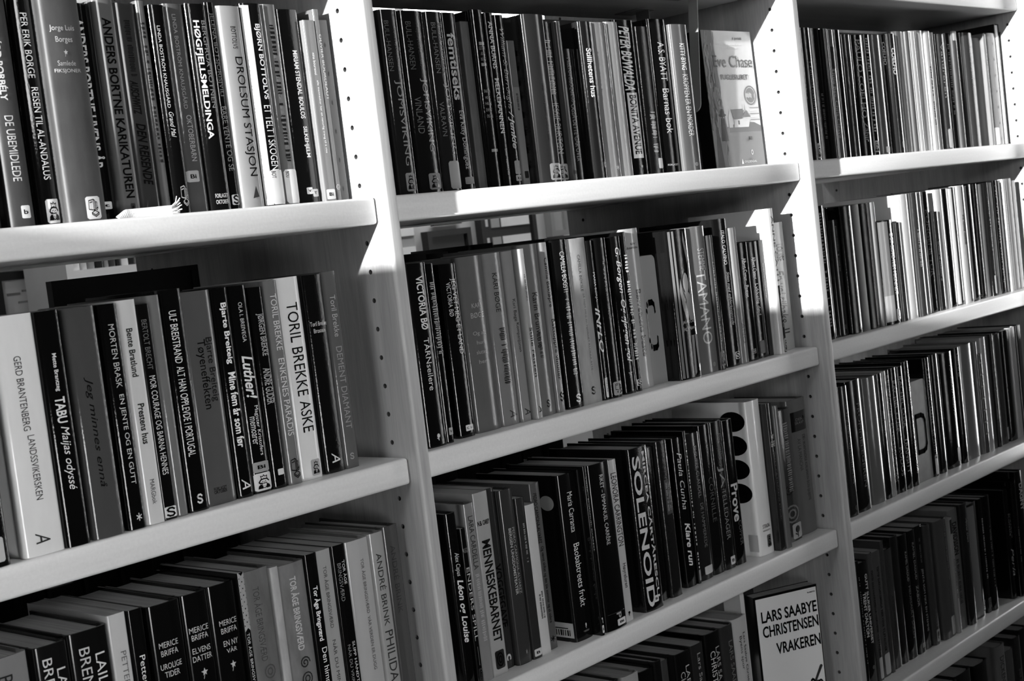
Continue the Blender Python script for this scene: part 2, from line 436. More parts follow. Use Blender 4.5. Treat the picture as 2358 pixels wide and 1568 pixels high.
ICON['swirl'] = merge([stroke([(.5+.44*math.cos(t*.5)*(1-t/26), .5+.44*math.sin(t*.5)*(1-t/26)) for t in range(22)], .10)])
ICON['vine'] = merge([stroke([(.5+.25*math.sin(t*.9), t/24) for t in range(25)], .06)] + [poly([(.5+.25*math.sin(t*.9), t/24), (.5+.25*math.sin(t*.9)+sgn*.36, t/24+.02), (.5+.25*math.sin(t*.9)+sgn*.22, t/24+.055)]) for t in range(1, 24) for sgn in (1, -1)])
ICON['lattice'] = merge([stroke([(.05, (k)/8), (.95, (k+1)/8)], .09) for k in range(8)] + [stroke([(.95, k/8), (.05, (k+1)/8)], .09) for k in range(8)] + [disc(.5, (k+.5)/8, .2, .03, 8) for k in range(8)])
ICON['s'] = merge([stroke([(.85, .80), (.65, .95), (.35, .95), (.15, .78), (.25, .60), (.75, .42), (.85, .22), (.65, .05), (.35, .05), (.12, .20)], .2)])
ICON['ring'] = merge([stroke([(.5+.42*math.cos(k*.45), .5+.44*math.sin(k*.45)) for k in range(14)], .09, True), stroke([(.5+.2*math.cos(k*.7), .5+.22*math.sin(k*.7)) for k in range(9)], .09, True)])
ICON['figure'] = merge([disc(.47, .665, .20, .075), poly([(.30, .60), (.60, .60), (.80, .55), (.88, .40), (.50, .40), (.42, .52)]), stroke([(.74, .60), (.82, .80), (.62, .98)], .10),
    stroke([(.50, .55), (.34, .43), (.16, .55), (.10, .62)], .13), poly([(.48, .29), (.68, .29), (.60, .02), (.44, .0)]), poly([(.74, .29), (.95, .29), (.93, .08), (.80, .05)])])

def add_print(parent, kind, w, h, fy, spec, hard):
    """spec: ('t', text, a, b, size, cx, tone, flags) running down the spine | ('h', text, zc, wd, ht, cx, tone, flags) across it
       ('k', x0, x1, a, b, tone) plain patch | ('i', icon, x0, x1, a, b, tone) emblem | ('l', x0, x1, a, b, tone, icon or text) paper sticker"""
    k = spec[0]; up = 0.0005
    def flat(name, vs, fs, x0, x1, a, b_, tone, mat, lift, par=parent, cuts=5):
        me = mapped(name, vs, fs, lambda u, v: (w*(x0+(x1-x0)*u), fy(w*(x0+(x1-x0)*u)) - lift, h*(1-b_+(b_-a)*v)), cuts, 'x')
        return link(name, me, mat, par, tone)
    if k == 't':
        _, text, a, b_, size, cx, tone, fl = spec
        vs, fs, asp = glyphs(text, 'b' in fl, 'i' in fl)
        x0 = cx - size/2
        me = mapped('title', vs, fs, lambda u, v: (w*(x0+size*v), fy(w*(x0+size*v)) - up, h*(1-a-(b_-a)*u)), 4 if hard else 2, 'y')
        link('title', me, 'ink', parent, tone)
    elif k == 'h':
        _, text, zc, wd, ht, cx, tone, fl = spec
        vs, fs, asp = glyphs(text, 'b' in fl, 'i' in fl)
        flat('title', vs, fs, cx-wd/2, cx+wd/2, zc-ht/2, zc+ht/2, tone, 'ink', up, cuts=6)
    elif k == 'k':
        _, x0, x1, a, b_, tone = spec
        flat('colour_band', [(0, 0), (1, 0), (1, 1), (0, 1)], [(0, 1, 2, 3)], x0, x1, a, b_, tone, 'ink', 0.0003, cuts=7)
    elif k == 'i':
        _, ic, x0, x1, a, b_, tone = spec
        flat('emblem', *ICON[ic], x0, x1, a, b_, tone, 'ink', up)
    elif k == 'l':
        _, x0, x1, a, b_, tone, ic = spec
        c = 0.12; vs = [(c, 0), (1-c, 0), (1, c*.6), (1, 1-c*.6), (1-c, 1), (c, 1), (0, 1-c*.6), (0, c*.6)]
        st = flat('sticker', vs, [tuple(range(8))], x0, x1, a, b_, tone, 'label', 0.0004, cuts=6)
        if ic in ICON:
            flat('sticker_print', *ICON[ic], x0+(x1-x0)*.1, x1-(x1-x0)*.1, a+(b_-a)*.1, b_-(b_-a)*.1, 0.03, 'ink', 0.0007, st)
        elif ic:
            v_, f_, _a = glyphs(ic, True, False)
            flat('sticker_print', v_, f_, x0+(x1-x0)*.25, x1-(x1-x0)*.25, a+(b_-a)*.32, b_-(b_-a)*.32, 0.05, 'ink', 0.0007, st)

BAYN = ['left', 'middle', 'right']; SHN = {1: 'first', 2: 'second', 3: 'third', 4: 'fourth', 5: 'fifth'}
def ordinal(n): return '%d%s' % (n, 'th' if 10 <= n % 100 <= 20 else {1: 'st', 2: 'nd', 3: 'rd'}.get(n % 10, 'th'))
def tone_word(t): return 'black' if t < .10 else 'charcoal' if t < .22 else 'grey' if t < .46 else 'pale grey' if t < .66 else 'white'
STY = {'f': ('film', True), 'p': ('sleek', False), 'g': ('film', False), 's': ('crinkle', True), 'c': ('cloth', True), 'm': ('cloth', False), 'h': ('sleek', True)}
RNG = random.Random(7)
def build_book(x0, x1, Y, z, h, tone, sty, prints, label, group, depth=None):
    wd = max(x1-x0-0.0003, 0.0028); mat, hard = STY[sty]
    if wd < 0.008 and hard: hard = False
    d = depth or (0.130 + RNG.random()*0.018)
    root = empty('book', (x0+0.00015, Y, OZ+z+0.0002), label, 'book', group)
    me, fy, t = cover_mesh(wd, h, d, hard)
    link('cover', me, mat, root, tone)
    link('pages', pages_mesh(wd, h, d, fy, t, hard), 'pages', root)
    for s_ in prints: add_print(root, s_[0], wd, h, fy, s_, hard)
    return root
ROWS = []
def row(bay, lev, ymap, items):
    """items: (right_px, ref_py or None, top_py, tone, style, {L: left px, Y: spine depth, p: prints});
       ref_py None: right_px is read at the foot of the spine, else on the spine's right edge at that height"""
    z = ZS[lev]; prev = None; n = len(items); res = []
    for i, it in enumerate(items):
        xr, yr, yt, tone, sty = it[:5]; o = it[5] if len(it) > 5 else {}
        Y = o.get('Y')
        if Y is None:
            Y = ymap[-1][1]
            for (a, ya), (b_, yb) in zip(ymap, ymap[1:]):
                if xr <= b_: Y = ya + (yb-ya)*max(0, xr-a)/(b_-a); break
            else: Y = ymap[-1][1]
            if xr <= ymap[0][0]: Y = ymap[0][1]
            Y += RNG.uniform(-.0045, .003) if lev == 1 or (bay, lev) == (2, 2) else RNG.uniform(-.002, .002)
        X1 = solve_X(xr, Y, z) if yr is None else onY(xr, yr, Y).x
        lo = -P+bay*P+0.001; hi = bay*P-T-0.001
        X1 = min(X1, hi)
        if 'L' in o: X0 = solve_X(o['L'], Y, z) if yr is None else onY(o['L'], o.get('Ly', yr), Y).x
        elif 'w' in o: X0 = X1 - o['w']
        else: X0 = prev if prev is not None else X1-0.03
        if prev is not None: X0 = max(X0, prev)
        X0 = max(X0, lo)
        if X1 - X0 < 0.0032: X1 = X0 + 0.0032
        h = solve_Z(yt, X1, Y) - z
        prev = X1
        res.append((X0, X1, Y, h, tone, sty, o.get('p', []), o))
    grp = 'books on the %s shelf of the %s bay' % (SHN[lev], BAYN[bay])
    for i, (X0, X1, Y, h, tone, sty, pr, o) in enumerate(res):
        k = i+1 if bay > 0 else n-i
        wd = X1-X0
        size = 'thin' if wd < .012 else 'thick' if wd > .034 else ''
        fin = {'f': 'glossy', 'p': '', 'g': 'glossy', 's': 'glittering', 'c': 'cloth', 'm': 'matte', 'h': ''}[sty]
        tt = [s_ for s_ in pr if s_[0] in 'th']
        ft = ('with white lettering' if tt[0][6] > .5 else 'with dark lettering') if tt else ''
        side = 'right' if bay == 0 else 'left'
        lab = ' '.join(x for x in (size, tone_word(tone), fin, 'book', ft) if x)
        lab += ', %s from %s upright, %s bay %s shelf' % (ordinal(k), side, BAYN[bay], SHN[lev])
        build_book(X0, X1, Y, ZS[lev], h, tone, sty, pr, lab, grp, o.get('d'))
    ROWS.append((bay, lev, res))
def _blocks(seed, n):
    r = random.Random(seed); parts = []; x = 0.0
    while x < 1.0:
        wd = r.uniform(.4, 1.0)/n
        if r.random() > .16: parts.append(poly([(x, r.uniform(0, .25)), (x+wd*.55, r.uniform(0, .25)), (x+wd*.55, r.uniform(.7, 1)), (x, r.uniform(.7, 1))]))
        x += wd
    return merge(parts)
def X(seed, a, b, size, cx, tone):          # lettering too small to read: a run of letter-sized marks
    ICON['x%d' % seed] = (lambda q: ([(1-v, u) for u, v in q[0]], q[1]))(_blocks(seed, 26))
    vs, fs = ICON['x%d' % seed]
    ICON['x%d' % seed] = ([(u, v) for u, v in vs], fs)
    return ('i', 'x%d' % seed, cx-size/2, cx+size/2, a, b, tone)
def t(text, a, b, size=.4, cx=.5, tone=.85, fl=''): return ('t', text, a, b, size, cx, tone, fl)
def hh(text, zc, wd=.7, ht=.03, cx=.5, tone=.8, fl=''): return ('h', text, zc, wd, ht, cx, tone, fl)
def lb(ic, x0, x1, a, b, tone=.78): return ('l', x0, x1, a, b, tone, ic)
def ic(n, x0, x1, a, b, tone=.8): return ('i', n, x0, x1, a, b, tone)
def kk(x0, x1, a, b, tone): return ('k', x0, x1, a, b, tone)
K = .03
# ------------------------------------------------ left bay
row(0, 1, [(0, .036), (300, .036), (820, .038)], [
 (11, None, -20, .06, 'f', {'w': .03}),
 (88, None, -15, .20, 'c', {'L': 30, 'p': [t('SZILÁRD BORBÉLY', .12, .456, .34, .42, .8, 'b'), t('DE UBEMIDLEDE', .52, .80, .34, .45, .75), lb('b', .42, .78, .905, .96)]}),
 (146, None, -12, .05, 'f', {'L': 98, 'p': [t('PER ERIK BORGE', .08, .36, .34, .5, .75), t('REISEN TIL AL-ANDALUS', .40, .80, .34, .55, .8), lb('man', .28, .98, .885, .99)]}),
 (254, None, -14, .23, 'c', {'L': 156, 'Y': .022, 'p': [hh('Jorge Luis', .155, .62, .03, .45, .65), hh('Borges', .205, .42, .032, .46, .65), ic('leaf', .40, .52, .245, .27, .6), hh('Samlede', .305, .45, .022, .45, .6), hh('FIKSJONER', .34, .66, .02, .46, .65), lb('books', .42, .80, .89, .99)]}),
 (268, None, 8, .04, 'g', {'Y': .044, 'p': [t('ANDERS BORTNE LIVENS ÅR', .07, .76, .75, .5, .75, 'b'), lb('t', .3, .9, .91, .945)]}),
 (332, None, 0, .36, 'h', {'p': [t('ANDERS BORTNE KARIKATUREN', .083, .905, .42, .5, K, 'b'), lb('e', .45, .65, .93, .965, .03)]}),
 (379, None, 8, .20, 'h', {'p': [X(1, .08, .34, .3, .5, .1), t('AUSCHWITZ', .36, .52, .34, .45, .07, 'bi'), t('DEN REISENDE', .56, .85, .42, .5, .05, 'bi')]}),
 (400, None, 2, .34, 'f', {'p': [X(2, .1, .75, .45, .4, .12)]}),
 (446, None, 12, .035, 'f', {'L': 408, 'p': [t('LINDA BOSTRÖM KNAUSGÅRD', .1, .49, .24, .42, .75), t('Grand Mal', .51, .63, .28, .45, .75, 'i'), ic('books', .35, .85, .86, .96, .6)]}),
 (487, None, 10, .30, 'f', {'p': [t('LINDA BOSTRÖM KNAUSGÅRD', .05, .5, .24, .45, .6), t('OKTOBERBARN', .53, .75, .26, .5, .65), lb('Bi', .05, .62, .795, .85, .62)]}),
 (539, None, 10, .05, 'f', {'p': [t('HØGFJELLSMELDINGA', .08, .65, .36, .34, .85, 'b'), t('BERGFRUA BOTNEN', .08, .50, .20, .72, .6), hh('FORLAGET', .925, .6, .02), hh('OKTOBER', .955, .6, .02)]}),
 (557, None, 6, .04, 'f', {'p': [t('JELENA BOTSJORISJVILI', .05, .45, .5, .5, .5), t('BARE VENTE OG SE', .5, .81, .55, .5, .55), lb('s', .15, .95, .925, .975)]}),
 (616, None, 15, .56, 'h', {'p': [t('BOTTOLVS', .1, .21, .2, .55, .05), t('DROLSUM STASJON', .25, .84, .42, .58, .05), ic('tri', .45, .75, .89, .95, .2)]}),
 (664, None, 9, .06, 'f', {'p': [kk(.02, .34, .01, .99, .75), t('BJØRN BOTTOLVS', .1, .47, .30, .62, .9, 'b'), t('ET TELT I SKOGEN', .5, .82, .34, .62, .9), lb('', .3, .98, .82, .99), t('BOT', .825, .86, .2, .5, K)]}),  # pale left band paints the sun's glare into the spine colour
 (696, None, 11, .40, 'f', {'p': [X(3, .1, .78, .34, .5, .1), lb('', .1, .95, .82, .99), t('BOU', .83, .86, .2, .3, K)]}),
 (745, None, 23, .08, 'f', {'p': [t('MIRIAM STENDAL BOULOS', .21, .56, .2, .6, .85, 'b'), t('SILKEHJELM', .6, .76, .22, .6, .85, 'b'), lb('V', .35, .6, .915, .95), lb('T', .6, .85, .925, .965)]}),
 (778, None, 47, .42, 'p', {'p': [t('nina bouraoui', .18, .30, .22, .5, .85), t('alle mennesker har en naturlig trang til å vite', .33, .73, .22, .55, .85), lb('Bi', .12, .88, .93, .985)]}),
 (789, None, 22, .36, 'p', {'p': [t('OLIVIER BOURDEAUT', .13, .47, .5, .7, .75), ic('ring', .1, .9, .91, .94, .6)]}),
 (807, None, 47, .24, 'p', {}),
])
row(0, 2, [(0, .0), (156, .004), (300, .004), (438, .010), (552, .018), (749, .018), (801, .025)], [
 (31, None, 735, .05, 's', {'w': .03, 'p': [lb('', .35, .8, .88, .98, .7)]}),
 (156, None, 719, .86, 'h', {'L': 60, 'p': [t('GERD BRANTENBERG', .17, .48, .17, .46, .22), t('LANDSSVIKERSKEN', .50, .77, .17, .52, .22), t('A', .905, .95, .34, .46, .2, 'i')]}),
 (214, None, 712, .03, 'f', {'p': [t('Mette Brantzeg', .18, .34, .22, .5, .8, 'b'), t('TABU', .365, .475, .40, .5, .85, 'b'), t('Maijas odyssé', .49, .76, .42, .5, .85, 'i')]}),
 (294, None, 703, .27, 'f', {'L': 221, 'p': [t('Jeg minnes ennå', .30, .78, .26, .45, .06, 'i')]}),
 (343, None, 697, .03, 'f', {'L': 299, 'p': [t('MORTEN BRASK', .09, .37, .30, .5, .7), t('EN JENTE OG EN GUTT', .40, .80, .32, .5, .75), ic('star', .42, .72, .93, .965)]}),
 (385, None, 688, .76, 'h', {'p': [t('Bente Bratlund', .125, .34, .32, .42, .18, 'b'), t('Prestens hus', .46, .64, .34, .48, .12, 'b'), t('MARGbok', .80, .91, .24, .5, .25)]}),
 (411, None, 699, .035, 'p', {'p': [t('BERTOLT BRECHT', .07, .30, .4, .45, .4), t('MOR COURAGE OG BARNA HENNES', .33, .79, .45, .5, .8), lb('s', .05, .97, .94, .99)]}),
 (438, None, 678, .42, 'f'),
 (488, None, 663, .03, 'f', {'L': 440, 'p': [t('ULF BREISTRAND', .095, .33, .34, .4, .85), t('ALT HAN OPPLEVDE I PORTUGAL', .345, .75, .34, .42, .85), ic('s', .35, .65, .925, .965)]}),
 (552, None, 666, .31, 'h', {'p': [t('Bjarte Breiteig', .22, .52, .27, .68, .1), t('Tøyeneffekten', .225, .55, .32, .42, .03), hh('FORLAGET', .925, .4, .015, .45, .08), hh('OKTOBER', .94, .4, .015, .45, .08)]}),
 (590, None, 661, .03, 'f', {'p': [t('Bjarte Breiteig', .07, .36, .42, .5, .9, 'b'), t('Mine fem år som før', .40, .76, .46, .5, .92, 'b'), t('A', .91, .96, .5, .5, .8, 'i')]}),
 (632, None, 655, .03, 'f', {'p': [t('OLA I. BREIVEGA', .08, .27, .2, .5, .75), t('Luther!', .335, .545, .55, .5, .85, 'bi'), t('Magister Kristofers', .58, .82, .24, .6, .85), t('memoarer', .63, .765, .24, .34, .8), lb('Bi', .08, .9, .85, .90, .55), lb('man', .06, .95, .905, .99)]}),
 (667, None, 659, .03, 'f', {'p': [t('JØRGEN BREKKE', .13, .34, .5, .5, .6, 'b'), t('ANDRE GUDER', .40, .58, .5, .5, .6, 'b'), lb('', .35, .75, .905, .935)]}),
 (701, None, 644, .42, 'f', {'p': [t('TORIL BREKKE', .065, .34, .42, .5, .8), t('ENKENES PARADIS', .38, .76, .42, .5, .8), ic('books', .15, .85, .87, .97, .1)]}),
 (749, None, 635, .84, 'h', {'p': [t('TORIL BREKKE', .125, .585, .48, .52, .03), t('ASKE', .61, .765, .48, .55, .03), lb('man', .45, .85, .905, .985, .6)]}),
 (801, None, 630, .045, 's', {'L': 755, 'p': [hh('Toril Brekke', .245, .8, .022), hh('Brostein', .28, .55, .022), t('A', .90, .95, .4, .5, .8, 'i')]}),
 (832, None, 623, .35, 'f', {'p': [t('Toril Brekke', .12, .33, .36, .5, .65), t('DEMENT DIAMANT', .38, .80, .40, .5, .55), ic('s', .3, .6, .925, .955, .55)]}),
])
row(0, 3, [(0, .012), (920, .016)], [
 (65, 1497, 1497, .46, 'h', {'w': .045, 'p': [t('BRENDEN', .075, .40, .3, .45, .15)]}),
 (156, 1472, 1472, .06, 'h', {'L': 72, 'p': [t('BRENDEN', .055, .39, .26, .34, .75), t('LAILA', .11, .30, .26, .70, .75)]}),
 (250, 1436, 1436, .05, 'h', {'p': [t('BRENDEN', .07, .40, .24, .34, .7), t('LAILA', .11, .30, .24, .70, .8)]}),
 (288, 1407, 1407, .72, 'p', {'p': [t('PETTER BRENNE', .165, .5, .3, .6, .4)]}),
 (327, 1398, 1398, .035, 'p', {'L': 292, 'p': [t('Petter Brenne', .205, .5, .38, .55, .85)]}),
 (416, 1377, 1377, .035, 'h', {'L': 335, 'p': [hh('MERICE', .183, .56, .026, .47, .72), hh('BRIFFA', .220, .50, .026, .47, .72), hh('UROLIGE', .280, .62, .026, .47, .72), hh('TIDER', .317, .44, .026, .47, .72), ic('leaf', .36, .56, .365, .405, .7)]}),
 (478, 1356, 1356, .035, 'h', {'p': [hh('MERICE', .165, .7, .026, .5, .72), hh('BRIFFA', .200, .6, .026, .5, .72), hh('ELVENS', .260, .66, .026, .5, .72), hh('DATTER', .297, .7, .026, .5, .72), ic('leaf', .36, .62, .345, .385, .7)]}),
 (543, 1334, 1334, .035, 'h', {'p': [hh('MERICE', .18, .6, .026, .55, .72), hh('BRIFFA', .217, .55, .026, .55, .72), hh('EN NY', .277, .5, .026, .55, .72), hh('VÅR', .31, .36, .026, .55, .72), ic('leaf', .42, .64, .36, .40, .7)]}),
 (561, 1317, 1317, .05, 'p', {'p': [ic('lattice', .1, .95, .01, .26, .62), t('TOR ÅGE BRINGSVÆRD', .28, .56, .5, .5, .75)]}),
 (619, 1302, 1302, .40, 'c', {'p': [t('TOR ÅGE BRINGSVÆRD', .08, .43, .3, .42, .28), ic('ring', .3, .75, .45, .52, .3), ic('ring', .3, .75, .53, .60, .3)]}),
 (640, 1303, 1303, .66, 'm'),
 (702, 1287, 1287, .44, 'c', {'p': [t('TOR ÅGE BRINGSVÆRD', .065, .43, .3, .48, .72, 'b'), ic('swirl', .3, .72, .46, .53, .18), ic('ring', .32, .74, .54, .61, .18)]}),
 (729, 1271, 1271, .035, 'p', {'p': [t('Tor Åge Bringsværd', .16, .43, .6, .5, .88, 'b'), t('Den himmelske freden', .465, .88, .42, .6, .88)]}),
 (760, 1261, 1261, .60, 'p', {'p': [t('TOR ÅGE BRINGSVÆRD', .08, .39, .28, .5, .25), t('NÅR DU MINST VENTER', .45, .86, .28, .5, .25)]}),
 (794, 1250, 1250, .035, 'p', {'p': [t('TOR ÅGE', .08, .20, .26, .72, .8), t('BRINGSVÆRD', .09, .28, .26, .36, .5), t('SLIPP HÅNDTAKET', .49, .78, .26, .72, .8), t('NÅR DU VRIR', .50, .69, .26, .36, .5)]}),
 (850, 1234, 1234, .64, 'h', {'p': [t('TOR ÅGE BRINGSVÆRD', .10, .38, .16, .6, .3), t('VÅR VERDEN ER DUGG', .395, .67, .16, .6, .3)]}),
 (884, 1221, 1221, .58, 'h', {'p': [t('ANDRÉ BRINK', .105, .48, .42, .5, .2), t('PHILIDA', .507, .77, .5, .5, .2)]}),
 (917, 1205, 1205, .27, 'h', {'p': [t('ANDRÉ BRINK', .10, .45, .36, .5, .20)]}),
])
# ------------------------------------------------ middle bay
row(1, 1, [(920, .036), (1760, .039)], [
 (969, None, 23, .10, 'f', {'p': [t('BULL-HANSEN', .06, .33, .22, .28, .34), t('BJØRN ANDREAS', .11, .3, .12, .62, .2), t('JOMSVIKING', .38, .84, .36, .5, .5), lb('man', .3, .8, .88, .98, .45)]}),
 (1028, None, 26, .06, 'f', {'L': 972, 'p': [t('BULL-HANSEN', .06, .32, .2, .28, .32), t('BJØRN ANDREAS', .1, .3, .12, .58, .2), t('JOMSVIKING', .37, .77, .3, .62, .5), t('VINLAND', .47, .67, .24, .30, .36), lb('man', .35, .85, .89, .98, .4)]}),
 (1069, None, 28, .10, 'f', {'p': [t('BJØRN ANDREAS', .06, .34, .2, .72, .34), t('BULL-HANSEN', .06, .34, .24, .38, .4), t('JOMSVIKING', .40, .79, .34, .7, .5), t('VALRAVN', .5, .69, .24, .32, .4), lb('', .3, .95, .83, .985, .5)]}),
 (1097, None, 30, .05, 'g', {'p': [t('femtiseks', .115, .49, .55, .45, .65, 'b'), t('Eva Kitty Dominguez', .55, .88, .4, .5, .62), lb('', .25, .95, .925, .965, .4)]}),
 (1126, None, 50, .30, 'm', {'L': 1106, 'Y': .046}),
 (1161, None, 23, .04, 'f', {'p': [kk(.3, .75, .18, .198, .5), hh('GOTTFR', .215, .5, .02, .52, .5), hh('AUG', .245, .35, .02, .52, .5), hh('BÜRG', .275, .4, .02, .52, .5), kk(.3, .75, .298, .315, .5), hh('BARON', .455, .5, .018, .5, .55), hh('MÜNC', .49, .4, .018, .5, .55), hh('HAUSE', .525, .5, .018, .5, .55), hh('EVENT', .56, .5, .018, .5, .55), hh('OG REI', .595, .5, .018, .5, .55), kk(.3, .85, .78, .796, .5)]}),
 (1182, None, 30, .035, 'g', {'p': [t('ANNA BURNS', .05, .32, .5, .5, .7, 'b'), t('MELKEMANNEN', .375, .69, .5, .5, .7, 'b'), X(11, .78, .93, .3, .6, .5)]}),
 (1207, None, 35, .04, 'f', {'p': [t('William S. Burroughs', .08, .55, .5, .5, .5, 'i'), t('/ Junkie', .56, .78, .6, .5, .65, 'bi'), lb('', .3, .9, .85, .93, .45), lb('Bi', .3, .95, .935, .97, .5)]}),
 (1224, None, 94, .34, 'p', {'p': [kk(.1, .9, .32, 1, .42), X(12, .36, .48, .3, .5, .1), lb('', .3, .8, .9, .95, .05)]}),
 (1300, None, 34, .15, 'h', {'L': 1250, 'Y': .022, 'p': [ic('x12', .45, .7, .4, .75, .06), lb('man', .4, .95, .885, .985, .55)]}),
 (1316, None, 51, .04, 'f', {'p': [t('JESSIE BURTON', .5, .82, .5, .5, .5), X(13, .12, .45, .5, .5, .6), lb('man', .1, .95, .885, .985, .5)]}),
 (1332, None, 49, .30, 'p', {'p': [lb('', .1, .8, .93, .955, .1)]}),
 (1359, None, 113, .035, 'p', {'Y': .042, 'p': [t('MILENA BUSQUETS', .07, .40, .24, .5, .42), t('OGSÅ DETTE GÅR OVER', .42, .85, .28, .5, .5)]}),
 (1403, None, 50, .10, 'f', {'L': 1368, 'Y': .030, 'p': [t('Stillhetens hus', .17, .48, .42, .5, .85, 'b'), ic('ring', .7, .9, .89, .93, .7)]}),
 (1437, None, 52, .46, 'f', {'Y': .032, 'p': [ic('star', .6, .8, .92, .95, .8)]}),
 (1464, None, 51, .50, 'f', {'Y': .034}),
 (1500, None, 47, .035, 'f', {'p': [t('PETER BUWALDA', .04, .45, .5, .42, .88, 'bi'), kk(.22, .72, .465, .885, .85), t('BONITA AVENUE', .48, .86, .34, .48, .05, 'b'), ic('star', .5, .62, .93, .95, .8)]}),
 (1534, None, 62, .045, 's', {'p': [X(14, .58, .85, .4, .5, .6), lb('', .55, .9, .89, .96)]}),
 (1573, None, 45, .04, 'f', {'p': [t('A.S. BYATT', .15, .40, .36, .52, .8), t('Barnas bok', .45, .74, .36, .52, .75), hh('FORLAGET', .945, .6, .012, .5, .7)]}),
 (1621, None, 57, .32, 'h', {'L': 1582, 'Y': .034, 'p': [t('KITTY BYNG', .13, .31, .28, .5, .85, 'b'), t('KROPPEN ER EN MORDER', .34, .76, .30, .5, .8), ic('ring', .5, .72, .94, .965, .7)]}),
])
